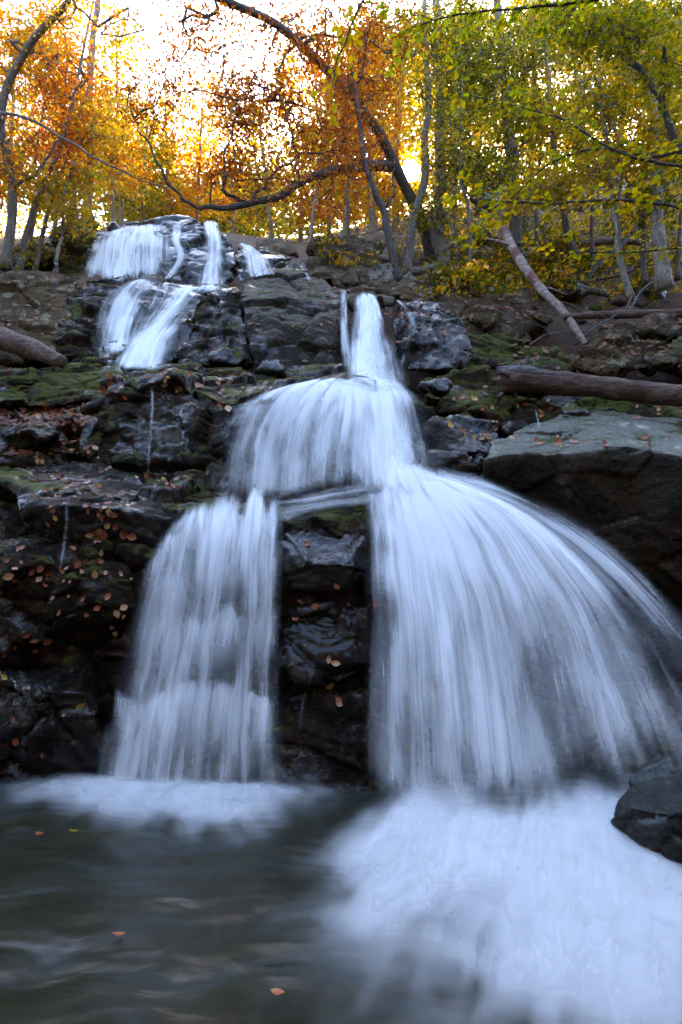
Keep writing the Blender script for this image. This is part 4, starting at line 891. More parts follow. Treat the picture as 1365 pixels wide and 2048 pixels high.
def leaves_np(C, per, spread, size, pal, rng, flat=.45, mixpal=None):
    """leaf faces round the twig ends C; four-sided pointed blades with a fold"""
    per = int(per * 1.5); size = size * .80
    C = np.repeat(C, per, 0); n = len(C)
    cl = np.repeat(rng.random(n // per), per)
    m_ = 6; nc = n // per
    dr = rng.normal(0, 1, (nc, m_, 3)) * np.array([1, 1, .45]); dr /= np.linalg.norm(dr, axis=2, keepdims=True)
    sub = rng.integers(0, m_, n); dv = dr[np.repeat(np.arange(nc), per), sub]
    P = C + dv * (rng.random(n) ** .7 * spread * 2.0)[:, None] + rng.normal(0, .2, (n, 3)) * np.array([spread, spread, spread * flat]) - np.array([0, 0, .15 * spread])
    a = rng.random(n) * 2 * np.pi
    tilt = rng.normal(0, .55, n); roll = rng.normal(0, .6, n)
    d = np.stack([np.cos(a) * np.cos(tilt), np.sin(a) * np.cos(tilt), np.sin(tilt) - .25], 1); d /= np.linalg.norm(d, axis=1, keepdims=True)
    s = np.cross(d, np.array([0, 0, 1.])); s /= np.linalg.norm(s, axis=1, keepdims=True) + 1e-6
    nn = np.cross(s, d); s = s * np.cos(roll)[:, None] + nn * np.sin(roll)[:, None]; nn = np.cross(s, d)
    L = size * (.5 + 1.1 * rng.random(n) ** 1.4)[:, None]; Wd = L * rng.uniform(.26, .36, n)[:, None]
    V = np.stack([P - d * L * .5, P + s * Wd - d * L * .08 + nn * L * .08, P + d * L * .55, P - s * Wd - d * L * .08 + nn * L * .08], 1).reshape(-1, 3)
    rel = P - np.array([0, 0, CAM_H]); keep = (rel @ sd) / np.linalg.norm(rel, axis=1) < math.cos(R(0.85))   # the hole in the canopy the sun shines through
    V = V.reshape(n, 4, 3)[keep].reshape(-1, 3); cl = cl[keep]; n = int(keep.sum())
    b = np.arange(n)[:, None] * 4
    F = np.concatenate([b + np.array([0, 1, 2]), b + np.array([0, 2, 3])])
    p = np.array(PAL[pal]); c = p[rng.integers(0, len(p), n)]
    if mixpal:
        p2 = np.array(PAL[mixpal]); c2 = p2[rng.integers(0, len(p2), n)]
        c = np.where((cl + rng.normal(0, .15, n) > .6)[:, None], c2, c)
    c = c * (.54 + .42 * cl)[:, None] * rng.uniform(.8, 1.2, n)[:, None]
    return V, F, np.repeat(np.concatenate([np.clip(c, 0, .8), np.ones((n, 1))], 1), 4, 0)

def color_attr(me, Cc):
    at = me.color_attributes.new('Col', 'FLOAT_COLOR', 'POINT'); at.data.foreach_set('color', Cc.astype(np.float32).ravel())

def tree(label, trunk, r, blobs, pal, mixpal=None, seed=0, ncl=160, per=40, spread=.24, size=.085, bark='bark', name='autumn_tree', group=None, limbs=(), start=.3, cat='tree', world=False):
    """trunk: [(px,py,Y)], r: radii; blobs: [(px,py,rx,ry,Y,dY,weight)]; limbs: extra main limbs [(pts, r0, r1)]"""
    rng = np.random.default_rng(seed)
    WV = (lambda *a: np.stack(np.broadcast_arrays(*a), -1)) if world else Wv
    C = cat_rom(WV(*np.array(trunk, float).T), 40)
    C[1:-1] += np.stack([fbm(np.stack([np.arange(38) * .22, np.full(38, k * 9.1), np.full(38, seed)], 1), 2, seed + k) for k in range(3)], 1) * np.array([.09, .09, .02]) * min(1, r[0] * 8)
    rad = np.interp(np.linspace(0, 1, 40), np.linspace(0, 1, len(r)), r)
    rad[:3] *= np.array([1.35, 1.18, 1.06])
    root = empty(name, C[0]); o0 = C[0]
    tubes = [tube(C, rad, 9, seed, .12)]
    nodes = [c for c in C[int(40 * start):]]; nrad = [q for q in rad[int(40 * start):]]
    par = [-1] * len(nodes)
    for lp, r0, r1 in limbs:
        Lc = cat_rom(Wv(*np.array(lp, float).T), 26)
        Lc[1:] += np.stack([fbm(np.stack([np.arange(25) * .4, np.full(25, k * 5.1), np.full(25, seed + 3)], 1), 2, seed + k) for k in range(3)], 1) * .07
        j = int(np.argmin(np.linalg.norm(np.array(C) - Lc[0], axis=1)))
        Lc = np.concatenate([[C[j]], Lc]) if np.linalg.norm(C[j] - Lc[0]) < 2.5 else Lc
        lr = np.linspace(r0, r1, len(Lc)); tubes.append(tube(Lc, lr, 7, seed, .15))
        nodes += list(Lc[3:]); nrad += list(lr[3:]); par += [-1] * len(Lc[3:])
    base_n = len(nodes)
    # twig ends
    ws = np.array([b[6] if len(b) > 6 else 1. for b in blobs]); ws = ws / ws.sum()
    ends = []
    for b, w in zip(blobs, ws):
        m = max(2, int(round(ncl * w)))
        q = rng.normal(0, 1, (m, 3)); q /= np.linalg.norm(q, axis=1, keepdims=True); q *= rng.random((m, 1)) ** .45
        if world: ends.append(np.array([b[0], b[1], b[4]]) + q * np.array([b[2], b[3], b[5]]))
        else: ends.append(Wv(b[0] + q[:, 0] * b[2], b[1] + q[:, 1] * b[3], b[4] + q[:, 2] * b[5]))
    E = np.concatenate(ends)
    NA = np.array(nodes)
    E = E[np.argsort([np.min(np.linalg.norm(NA - e, axis=1)) for e in E])]
    cap = len(nodes) + len(E) * 4
    NB = np.zeros((cap, 3)); NB[:len(nodes)] = NA; cnt = len(nodes); PA = np.full(cap, -1); tips = []
    for e in E:
        dv = NB[:cnt] - e; dd = np.linalg.norm(dv, axis=1) + np.where(dv[:, 2] > 0, .25 * np.abs(dv[:, 2]), 0)
        j = int(np.argmin(dd)); a = NB[j].copy(); L = np.linalg.norm(e - a)
        k = 1 if L < .5 else (2 if L < 1.4 else 3)
        prev = j
        for t in range(1, k + 1):
            f = t / k
            p = a + (e - a) * f + (rng.normal(0, .07, 3) * L if t < k else 0) + np.array([0, 0, .10 * L * math.sin(math.pi * f)])
            NB[cnt] = p; PA[cnt] = prev; prev = cnt; cnt += 1
        tips.append(prev)
    wgt = np.zeros(cnt)
    for t in tips: wgt[t] += 1
    for i in range(cnt - 1, base_n - 1, -1):
        if PA[i] >= 0: wgt[PA[i]] += wgt[i]
    R_ = np.minimum(.0065 * (np.maximum(wgt, 1) ** .46) * (size / .085) ** .5, r[0] * .55)
    ii = np.arange(base_n, cnt); A = NB[PA[ii]]; B = NB[ii]; ra = np.where(PA[ii] >= base_n, R_[PA[ii]], R_[ii] * 1.2); rb = R_[ii]
    ra = np.minimum(ra, rb * 1.5)
    T = B - A; T /= np.linalg.norm(T, axis=1, keepdims=True) + 1e-9
    S1 = np.cross(T, np.array([.3, .2, 1.])); S1 /= np.linalg.norm(S1, axis=1, keepdims=True) + 1e-9; S2 = np.cross(T, S1)
    th = np.arange(4) * np.pi / 2
    ring = np.cos(th)[None, :, None] * S1[:, None] + np.sin(th)[None, :, None] * S2[:, None]
    V = np.concatenate([A[:, None] + ring * ra[:, None, None], B[:, None] + ring * rb[:, None, None]], 1).reshape(-1, 3)
    b = (np.arange(len(ii)) * 8)[:, None, None]
    q = np.array([[k, (k + 1) % 4, 4 + (k + 1) % 4, 4 + k] for k in range(4)])[None]
    tubes.append((V, (b + q).reshape(-1, 4), np.zeros((0, 3), int)))
    v, q4, t3 = join(tubes)
    link('trunk', make_mesh('trunk', v - o0, [q4, t3], M[bark]), root)
    LV, LF, LC = leaves_np(E, per, spread, size, pal, rng, mixpal=mixpal)
    me = make_mesh('crown', LV - o0, LF, M['leaf'], smooth=False); color_attr(me, LC)
    cr = link('crown', me, root)
    return tag(root, label, cat, group)

# ---- centre: the big russet tree leaning over the stream
tree('big russet tree leaning left over the stream with one long low limb', [(872, 548, 12.5), (842, 445, 12.2), (800, 365, 11.8), (748, 255, 11.2), (680, 160, 10.6), (560, 60, 9.6), (420, -10, 8.6), (300, -120, 7.6)], [.16, .135, .115, .10, .09, .075, .06, .04],
     [(560, 210, 130, 90, 10.5, 1.5, 3), (620, 60, 140, 80, 10, 1.5, 2.5), (480, 200, 70, 60, 9.5, 1, 1.2), (680, 290, 110, 60, 11, 1.2, 1.6), (730, 130, 80, 90, 11, 1.2, 1.4), (460, 330, 60, 40, 9.5, 1, .8), (360, 140, 70, 70, 9, 1, .55), (640, 400, 80, 40, 11, 1, .4), (420, 60, 110, 70, 9, 1, 1.0), (300, 200, 90, 60, 9, 1, .6), (760, 40, 90, 70, 10.5, 1.2, 1.2), (540, 340, 80, 50, 10, 1, .8)],
     'russet', 'orange', seed=101, ncl=560, per=22, spread=.24, size=.075, bark='bark_dark', start=.25,
     limbs=[([(782, 332, 11.6), (745, 332, 11.3), (660, 345, 10.7), (580, 380, 10.2), (500, 410, 9.8), (440, 413, 9.5), (395, 417, 9.2)], .12, .035),
            ([(500, 408, 9.8), (470, 395, 9.7), (445, 380, 9.6), (452, 300, 9.6), (470, 220, 9.7)], .04, .012),
            ([(500, 408, 9.8), (540, 360, 9.9), (600, 310, 10), (680, 300, 10.2)], .035, .012),
            ([(395, 417, 9.2), (340, 370, 9.0), (290, 280, 8.8), (250, 210, 8.6)], .03, .010),
            ([(600, 370, 10.3), (590, 290, 10.2), (560, 200, 10.1), (540, 90, 10)], .035, .010)])
# ---- left bank
tree('slim orange sapling rising from the lichen slab', [(35, 545, 11.5), (75, 410, 11.5), (130, 260, 11.5), (165, 120, 11.5), (190, 0, 11.5)], [.07, .055, .045, .03, .02], [(130, 170, 80, 90, 11.5, 1, 2), (150, 290, 60, 60, 11.5, 1, 1.4), (60, 80, 70, 60, 11.5, 1, 1)], 'orange', 'russet', seed=111, ncl=150, per=26, spread=.26, size=.08, bark='bark', start=.35)
tree('grey leaning trunk at the left edge with bare upper limbs', [(12, 540, 11), (30, 380, 11), (5, 230, 10.5), (60, 90, 10), (140, 0, 9.5), (200, -80, 9)], [.10, .085, .08, .07, .06, .05], [(40, 120, 90, 80, 10.5, 1, 1), (110, 30, 90, 50, 10, 1, .8), (20, 330, 60, 60, 11, 1, .8), (250, 60, 90, 60, 9.5, 1, .35)], 'gold', 'orange', seed=112, ncl=170, per=18, spread=.25, size=.08, bark='bark', limbs=[([(30, 380, 11), (90, 330, 10.8), (140, 240, 10.6)], .04, .015), ([(0, 225, 10), (100, 260, 9.5), (200, 320, 9), (330, 380, 8.8)], .035, .01)])
tree('pair-like thin stem with yellow leaves beside the mossy block', [(70, 548, 11.8), (98, 420, 11.8), (140, 300, 11.8), (180, 170, 11.8)], [.05, .045, .035, .02], [(190, 250, 60, 60, 11.8, 1, 1), (110, 380, 60, 50, 11.8, 1, 1)], 'gold', 'yellowgreen', seed=113, ncl=110, per=26, spread=.26, size=.085, start=.4)
tree('thin pale stem in front of the mossy block', [(110, 545, 11.4), (122, 480, 11.4), (128, 400, 11.4), (150, 320, 11.4)], [.045, .04, .03, .02], [(140, 420, 40, 30, 11.4, .6, 1), (170, 350, 50, 40, 11.6, .8, 1)], 'gold', 'yellowgreen', seed=114, ncl=60, per=34, spread=.22, size=.08, bark='bark_pale', start=.5)
tree('tall straight trunk behind the mossy block', [(178, 440, 17), (180, 340, 17), (176, 220, 17), (190, 60, 17), (200, -60, 17)], [.16, .14, .12, .10, .08], [(180, 260, 70, 90, 17, 1.5, 1), (230, 330, 60, 60, 17, 1.5, 1), (130, 200, 60, 70, 17, 1.5, .8)], 'orange', 'gold', seed=115, ncl=160, per=26, spread=.34, size=.12, start=.3)
for i, (x, Y, top, lean, pal, mp, lab) in enumerate([
    (240, 22, 60, -8, 'gold', 'yellowgreen', 'slender yellow tree on the crest behind the topmost fall'),
    (285, 24, 200, 10, 'yellowgreen', 'green', 'greenish slender tree straight behind the topmost veil'),
    (340, 25, 180, -10, 'orange', 'gold', 'orange tree behind the dark middle of the topmost cliff'),
    (395, 26, 160, 12, 'gold', 'orange', 'golden tree behind the bright right strand'),
    (470, 24, 180, -20, 'orange', 'gold', 'bright orange tree behind the pointed crest rock'),
    (545, 22, 210, -30, 'yellowgreen', 'gold', 'leaning yellow-green tree above the crest'),
    (600, 26, 240, 8, 'gold', 'yellowgreen', 'golden tree beyond the crest trickle'),
    (660, 23, 120, -6, 'russet', 'orange', 'russet tree rising behind the brown outcrop'),
    (20, 21, 60, 10, 'yellowgreen', 'gold', 'yellow-green tree far behind the left edge trunks'),
    (110, 23, 80, 4, 'orange', 'gold', 'orange tree far behind the slim saplings')]):
    b = 470 if x < 500 else 490
    h = b - top
    tree(lab, [(x, b + 8, Y), (x + lean * .3, b - h * .35, Y), (x + lean * .7, b - h * .7, Y), (x + lean, top, Y)], [.10, .085, .06, .03],
         [(x + lean * .6, b - h * .55, 62, h * .30, Y, 2, 2), (x + lean * .3, b - h * .22, 66, 40, Y, 2, 1.3), (x + lean, top + 30, 50, 50, Y, 1.5, .8)], pal, mp, seed=130 + i, ncl=110, per=26, spread=.42, size=.17, start=.2, group='trees beyond the crest')
# ---- right of the sun
tree('slim dark trunk forking at the foot of the sunlit slope', [(800, 565, 10), (778, 480, 10), (765, 420, 10), (735, 330, 10), (720, 240, 10), (700, 120, 10)], [.085, .075, .065, .05, .04, .02], [(720, 200, 80, 80, 10.5, 1, 1), (700, 330, 60, 40, 10.2, .8, .5)], 'orange', 'russet', seed=151, ncl=90, per=20, spread=.22, size=.07, bark='bark_dark', limbs=[([(765, 420, 10), (786, 385, 10), (792, 300, 10)], .035, .012)])
tree('straight grey trunk right under the sun', [(818, 552, 11), (822, 460, 11), (850, 345, 11.2), (852, 200, 11.3), (850, 0, 11.5)], [.10, .09, .085, .07, .05], [(860, 130, 80, 100, 11.5, 1.2, 1), (800, 60, 80, 60, 11.5, 1.2, .8), (880, 300, 60, 70, 11.5, 1, .7)], 'yellowgreen', 'gold', seed=152, ncl=170, per=24, spread=.24, size=.075, bark='bark')
tree('stout grey trunk beside the mossy log', [(886, 550, 11.5), (880, 470, 11.6), (880, 350, 11.8), (880, 180, 12), (870, -20, 12.2)], [.17, .15, .13, .11, .09], [(900, 60, 90, 80, 12, 1.3, 1.3), (940, 180, 70, 80, 12, 1.3, 1), (860, 420, 60, 40, 11.5, 1, .5)], 'green', 'yellowgreen', seed=153, ncl=210, per=32, spread=.24, size=.078, bark='bark')
tree('tall rough trunk above the leaning birch log', [(1042, 530, 12), (1030, 430, 12), (1020, 320, 12), (1014, 200, 12), (1000, 60, 12), (990, -60, 12)], [.17, .15, .14, .12, .10, .08], [(960, 120, 90, 80, 11.5, 1.5, 1.5), (1040, 220, 80, 70, 11.5, 1.5, 1.2), (980, 330, 80, 50, 11.5, 1.2, 1), (1080, 80, 80, 80, 11.5, 1.5, 1.2)], 'green', 'yellowgreen', seed=154, ncl=280, per=34, spread=.24, size=.078, bark='bark')
tree('leaning sapling with golden leaves over the outcrop', [(1150, 520, 11), (1125, 420, 11), (1108, 300, 11), (1098, 160, 11), (1095, 40, 11)], [.075, .065, .055, .045, .03], [(1120, 230, 80, 70, 10.8, 1, 1.2), (1150, 360, 80, 40, 10.6, 1, .9), (1080, 380, 80, 30, 10.4, 1, .8)], 'gold', 'yellowgreen', seed=155, ncl=180, per=26, spread=.22, size=.075, bark='bark')
tree('pale sapling standing alone before the dead branch', [(1262, 600, 9), (1240, 500, 9), (1226, 400, 9), (1210, 260, 9), (1195, 120, 9)], [.06, .05, .045, .04, .025], [(1200, 200, 80, 70, 9, 1, 1), (1230, 320, 90, 50, 9, .9, 1)], 'gold', 'green', seed=156, ncl=140, per=24, spread=.2, size=.07, bark='bark_pale')
tree('stout pale barked tree beside the mossy boulder', [(1328, 580, 8.6), (1318, 460, 8.6), (1308, 330, 8.7), (1300, 180, 8.8), (1280, 40, 9), (1268, -60, 9)], [.12, .10, .09, .085, .08, .07], [(1290, 120, 90, 80, 8.8, 1.2, 1), (1330, 260, 70, 70, 8.6, 1, .8)], 'yellowgreen', 'gold', seed=157, ncl=150, per=34, spread=.22, size=.075, bark='bark_pale')
tree('thin grey stem next to the stout pale tree', [(1292, 570, 9.2), (1284, 460, 9.2), (1290, 330, 9.2), (1320, 180, 9.2), (1330, 20, 9.2)], [.05, .045, .04, .035, .025], [(1320, 80, 70, 70, 9.2, 1, 1), (1290, 400, 60, 40, 9.2, .8, .8)], 'green', 'yellowgreen', seed=158, ncl=100, per=34, spread=.22, size=.075)
tree('dark leaning tree crossing the upper right corner', [(1480, 560, 7), (1420, 380, 7), (1365, 300, 7), (1310, 180, 7), (1250, 110, 7), (1180, 50, 7), (1120, -10, 7)], [.09, .08, .05, .04, .035, .03, .02], [(1250, 60, 110, 50, 7, 1, 1), (1150, 40, 80, 50, 7, .8, .8), (1340, 120, 60, 80, 7, 1, .5)], 'yellowgreen', 'green', seed=159, ncl=130, per=34, spread=.2, size=.07, bark='bark_dark')
for i, (x, b, Y, top, lean, pal, mp, lab) in enumerate([
    (745, 470, 18, 60, -12, 'orange', 'gold', 'orange tree on the slope behind the brown outcrop'),
    (790, 462, 20, 80, 14, 'gold', 'yellowgreen', 'golden tree just left of the sun'),
    (905, 440, 19, 40, 8, 'yellowgreen', 'gold', 'yellow-green tree on the slope right of the sun'),
    (960, 425, 21, 20, -8, 'green', 'yellowgreen', 'green tree behind the pale outcrops'),
    (1060, 400, 20, 10, 10, 'gold', 'yellowgreen', 'golden tree above the tall pale outcrop'),
    (1160, 380, 22, 0, -10, 'yellowgreen', 'gold', 'yellow-green tree over the dark cleft outcrop'),
    (1240, 390, 20, 0, 12, 'gold', 'green', 'golden-green tree high behind the pale sapling'),
    (1330, 380, 21, 0, -6, 'yellowgreen', 'green', 'leafy green tree high behind the stout pale tree'),
    (690, 470, 21, 130, 10, 'gold', 'orange', 'gold tree beyond the brown outcrop')]):
    h = b - top
    tree(lab, [(x, b + 8, Y), (x + lean * .3, b - h * .35, Y), (x + lean * .7, b - h * .7, Y), (x + lean, top, Y)], [.14, .12, .09, .05],
         [(x + lean * .6, b - h * .55, 70, h * .30, Y, 2, 2), (x + lean * .3, b - h * .20, 70, 45, Y, 2, 1.2), (x + lean, top + 30, 60, 60, Y, 1.5, 1)], pal, mp, seed=170 + i, ncl=150, per=28, spread=.40, size=.15, start=.2, group='trees up the slope')

for i, (x, b, Y, tx, ty, pal, mp, lab) in enumerate([
    (940, 545, 10.5, 925, 150, 'green', 'yellowgreen', 'thin green sapling before the pale grey outcrop'), (1075, 520, 12.5, 1062, 60, 'yellowgreen', 'gold', 'thin straight sapling between rough trunk and leaning sapling'),
    (1185, 540, 11.5, 1170, 40, 'green', 'gold', 'thin grey sapling behind the dead branch'), (1355, 560, 9.6, 1372, 100, 'yellowgreen', 'gold', 'thin dark sapling right of the stout pale tree'), (1232, 470, 14, 1246, -20, 'gold', 'yellowgreen', 'slim far sapling above the dark red log'),
    (700, 505, 13, 672, 120, 'orange', 'russet', 'slim sapling on the brown outcrop'), (905, 500, 14, 920, 0, 'yellowgreen', 'gold', 'slim sapling on the slope right of the grey trunks'), (150, 470, 16, 128, 60, 'orange', 'gold', 'slim sapling behind the mossy block'),
    (55, 535, 12.5, 108, 110, 'orange', 'russet', 'slim bent sapling between the left stems'), (228, 462, 17, 205, 120, 'gold', 'orange', 'slim sapling on the crest left of the veil'), (1010, 470, 16, 1050, -10, 'green', 'yellowgreen', 'slim sapling leaning over the tall outcrop'),
    (620, 498, 17, 640, 190, 'yellowgreen', 'gold', 'slim sapling behind the crest trickle')]):
    mx_ = (x + tx) / 2 + (12 if i % 2 else -10)
    tree(lab, [(x, b, Y), (x * .7 + tx * .3 + 4, b * .68 + ty * .32, Y), (mx_, (b + ty) / 2, Y), (tx, ty, Y)], [.045 * Y / 11, .04 * Y / 11, .032 * Y / 11, .012],
         [(tx, ty + 60, 60, 60, Y, .9, 1), (mx_, (b + ty) / 2 - 20, 65, 60, Y, .9, 1)], pal, mp, seed=210 + i, ncl=80, per=18, spread=.2 * Y / 10, size=.075 * Y / 10, start=.4, name='sapling', group='slim saplings')

for i, (x, b, Y, top, pal, mp, lab) in enumerate([
    (-70, 520, 13, -40, 'orange', 'russet', 'orange tree on the bank left of the lichen slab'), (-180, 520, 11.5, -80, 'gold', 'orange', 'golden tree further along the left bank'), (-150, 480, 20, 20, 'yellowgreen', 'gold', 'yellow-green tree deep in the left wood'),
    (-300, 500, 15, -60, 'orange', 'gold', 'orange tree deep in the left wood'), (1430, 520, 12, -80, 'green', 'yellowgreen', 'green tree on the slope beyond the stout pale tree'), (1540, 480, 14, -100, 'gold', 'yellowgreen', 'golden tree on the slope past the fallen trunks'),
    (1470, 400, 20, -60, 'yellowgreen', 'gold', 'yellow-green tree high on the right slope'), (1650, 440, 17, -100, 'green', 'gold', 'dark green tree high on the right slope')]):
    h = b - top
    tree(lab, [(x, b + 12, Y), (x + 6, b - h * .35, Y), (x - 5, b - h * .7, Y), (x, top, Y)], [.14, .12, .09, .05],
         [(x, b - h * .6, 110, h * .30, Y, 2, 2), (x, b - h * .3, 100, h * .14, Y, 2, 1), (x, top + 60, 80, 80, Y, 1.5, 1)], pal, mp, seed=250 + i, ncl=170, per=28, spread=.36, size=.12, start=.2, group='trees along the banks')

# ---- more wood beside and behind the camera, added unseen to block low sky light
rw = random.Random(9)
spots = [(-9.5, 3.5), (-11, -1), (-10, -6), (-6.5, -9), (-2.5, -10), (1.5, -9.5), (5.5, -9), (9.5, -6), (11, -1), (10, 3.5), (-13, 7), (13.5, 7), (-8.5, -14), (0, -15), (8.5, -14), (-15, 2), (15, 1)]
for i, (x, y) in enumerate(spots):
    zb = .5 + max(0, math.hypot(x, min(y, 0)) - 8.5) * .6
    h = rw.uniform(10, 14); lx = rw.uniform(-.6, .6)
    tree(['yellow-green tree', 'green tree', 'dark green tree'][i % 3] + ' added out of view round the pool, ' + ['on the left bank', 'on the bank downstream', 'on the right bank'][0 if x < -8 else (2 if x > 8 else 1)],
         [(x, y, zb), (x + lx * .4, y, zb + h * .4), (x + lx, y + .2, zb + h * .9)], [.2, .15, .05],
         [(x + lx * .6, y, 2.6, 2.6, zb + h * .55, h * .28, 2), (x + lx, y, 2.0, 2.0, zb + h * .85, h * .16, 1)], ['yellowgreen', 'green', 'green'][i % 3], ['green', 'green', 'yellowgreen'][i % 3],
         seed=400 + i, ncl=130, per=40, spread=.55, size=.32, world=True, start=.3, group='unseen trees added round the pool')

# ---- far wood, undergrowth and litter: uncountable masses
def mass(name, label, boxes, seed, per, spread, size, mat, cat):
    rng = np.random.default_rng(seed); VV, FF, CC, off = [], [], [], 0
    for (x0, x1, y0, y1, Y0, Y1, n, pal, mp) in boxes:
        C = Wv(rng.uniform(x0, x1, n), rng.uniform(y0, y1, n), rng.uniform(Y0, Y1, n))
        V, F, c = leaves_np(C, per, spread, size, pal, rng, mixpal=mp, flat=.6)
        VV.append(V); FF.append(F + off); CC.append(c); off += len(V)
    V = np.concatenate(VV); b = base_of(V)
    me = make_mesh(name, V - b, np.concatenate(FF), mat, smooth=False); color_attr(me, np.concatenate(CC))
    o = link(name, me); o.location = b
    return tag(o, label, cat, kind='stuff')
mass('distant_woodland', 'far autumn woodland filling the gaps between the trunks', [(-500, 230, 250, 480, 32, 44, 460, 'yellowgreen', 'gold'), (-500, 210, 0, 260, 34, 44, 260, 'orange', 'russet'), (180, 420, 250, 380, 32, 44, 130, 'orange', 'gold'), (220, 520, 370, 480, 32, 44, 420, 'green', 'yellowgreen'), (420, 760, 350, 490, 34, 46, 340, 'yellowgreen', 'green'),
     (700, 1000, 60, 440, 34, 48, 560, 'gold', 'yellowgreen'), (980, 1900, 0, 400, 32, 50, 900, 'yellowgreen', 'gold'), (560, 800, 60, 300, 36, 46, 130, 'orange', 'gold')], 7, 26, .8, .34, M['leaf'], 'woodland')

def on_slope(n, box, rng):
    out = []
    for _ in range(n):
        h = hit_px(rng.uniform(box[0], box[1]), rng.uniform(box[2], box[3]))
        if h[0] is not None: out.append((np.array(h[0]), np.array(h[1])))
    return out
rng = np.random.default_rng(77)
pts = [p + np.array([0, 0, .12]) for p, n in on_slope(520, (860, 1365, 380, 600), rng) + on_slope(260, (980, 1365, 420, 540), rng) + on_slope(60, (640, 860, 430, 540), rng) + on_slope(50, (0, 180, 470, 545), rng)]
V, F, c = leaves_np(np.array(pts), 22, .17, .10, 'green', rng, flat=.8, mixpal='gold')
me = make_mesh('undergrowth', V, F, M['leaf'], smooth=False); color_attr(me, c)
tag(link('undergrowth', me), 'low green undergrowth on the wooded slope', 'undergrowth', kind='stuff')

def litter(name, label, boxes, seed, size):
    rng = np.random.default_rng(seed); VV, CC = [], []
    for n, box in boxes:
        for p, nr in on_slope(n, box, rng):
            if nr[2] < .45 or vnoise(np.array([p * 1.1]), 3)[0] < -.15: continue
            a = np.cross(nr, rng.normal(0, 1, 3)); a /= np.linalg.norm(a); s = np.cross(nr, a); L = size * rng.uniform(.7, 1.3); q = p + nr * .012
            a = a + nr * rng.uniform(-.1, .35)
            VV.append([q - a * L * .5, q + s * L * .32, q + a * L * .55, q - s * L * .32])
            k = PAL['dull'][rng.integers(4)]; CC.append(np.array([*(np.array(k) * rng.uniform(.7, 1.5)), 1]))
    n = len(VV); b = np.arange(n)[:, None] * 4
    F = np.concatenate([b + np.array([0, 1, 2]), b + np.array([0, 2, 3])])
    me = make_mesh(name, np.array(VV).reshape(-1, 3), F, M['leaf'], smooth=False); color_attr(me, np.repeat(np.array(CC), 4, 0))
    return tag(link(name, me), label, 'leaf litter', kind='stuff')
litter('leaf_litter', 'brown leaf litter on the right bank and slope', [(4200, (700, 1365, 430, 700)), (600, (900, 1365, 640, 800)), (500, (0, 700, 520, 740)), (500, (600, 800, 460, 600))], 5, .085)

litter('leaf_litter', 'drifts of wet brown leaf litter on the left ledges', [(420, (0, 190, 812, 852)), (200, (10, 200, 880, 915)), (120, (192, 236, 745, 805)), (120, (60, 330, 930, 1000)), (120, (215, 500, 738, 775)), (60, (310, 380, 945, 985))], 15, .08)
# ------------------------------------------------------------------ fallen leaves one by one
def leaf_mesh(name, mat, L=1., Wd=.34, curl=.12, seed=0):
    r = random.Random(seed); prof = [(0, .0), (.12, .45), (.3, .9), (.5, 1.), (.7, .78), (.88, .38), (1.0, 0)]
    V, F = [], []
    for t, w in prof:
        x = (t - .5) * L; z = curl * L * ((t - .5) ** 2 * 2.2) + r.uniform(-.01, .01) * L
        V.append((x, 0, z - .03 * L))
        if w > 0:
            V.append((x, w * Wd * L, z + .10 * w * Wd * L * 2 + r.uniform(-.02, .03) * L)); V.append((x, -w * Wd * L, z + .10 * w * Wd * L * 2 + r.uniform(-.02, .03) * L))
    m = lambda k: 0 if k == 0 else 1 + (k - 1) * 3
    F += [(0, 1, 2), (0, 3, 1)]
    for k in range(1, 5):
        a, b = m(k), m(k + 1)
        F += [(a, b, b + 1), (a, b + 1, a + 1), (a, a + 2, b + 2), (a, b + 2, b)]
    a = m(5); F += [(a, a + 3, a + 1), (a, a + 2, a + 3)]
    V.append(((-.5 - .22) * L, .004, .02)); V.append(((-.5 - .22) * L, -.012, .02)); n = len(V); F.append((0, n - 2, n - 1))
    me = make_mesh(name, np.array(V), np.array(F), mat); return me
LM = {c: [leaf_mesh('fallen_leaf', M['fallen_' + c], 1., w, cu, s) for s, (w, cu) in enumerate([(.30, .25), (.36, .1), (.27, .4)])] for c in ('red', 'tan', 'yellow')}
rl = random.Random(12)
def put_leaf(px, py, L, colour, label, group, L0=.07):
    h = hit_px(px, py)
    if h[0] is None: return
    p, n = h[0], h[1]
    if n.dot(p - CAMV) > 0: n = -n
    d = (CAMV - p).normalized(); n = (n + d * .5).normalized()
    sh = rl.randrange(3)
    if 'single' not in label:
        label = ('small ' if L < .9 * L0 else 'large ' if L > 1.08 * L0 else '') + ('pointed ', 'broad ', 'narrow curled ')[sh] + label
    o = bpy.data.objects.new('fallen_leaf', LM[colour][sh]); COL.objects.link(o)
    q = n.to_track_quat('Z', 'Y') @ Matrix.Rotation(rl.uniform(0, 6.28), 3, 'Z').to_quaternion()
    tip = Matrix.Rotation(rl.uniform(-.35, .35), 3, 'X').to_quaternion()
    o.rotation_mode = 'QUATERNION'; o.rotation_quaternion = q @ tip
    o.location = p + n * (.006 + .10 * L * .3); o.scale = (L,) * 3
    tag(o, label, 'leaf', group)
WORDS = {'red': 'russet', 'tan': 'tan', 'yellow': 'yellow'}
def leaf_patch(clusters, where, L, mixw=(.56, .40, .04)):
    for (x, y, sx, sy, n) in clusters:
        for _ in range(max(1, round(n * .77))):
            c = rl.choices(('red', 'tan', 'yellow'), mixw)[0]
            put_leaf(rl.gauss(x, sx), rl.gauss(y, sy), L * rl.choice((.55, .7, .85, 1., 1.15, 1.4)), c, f'{WORDS[c]} fallen leaf {where}', f'fallen leaves {where}', L)
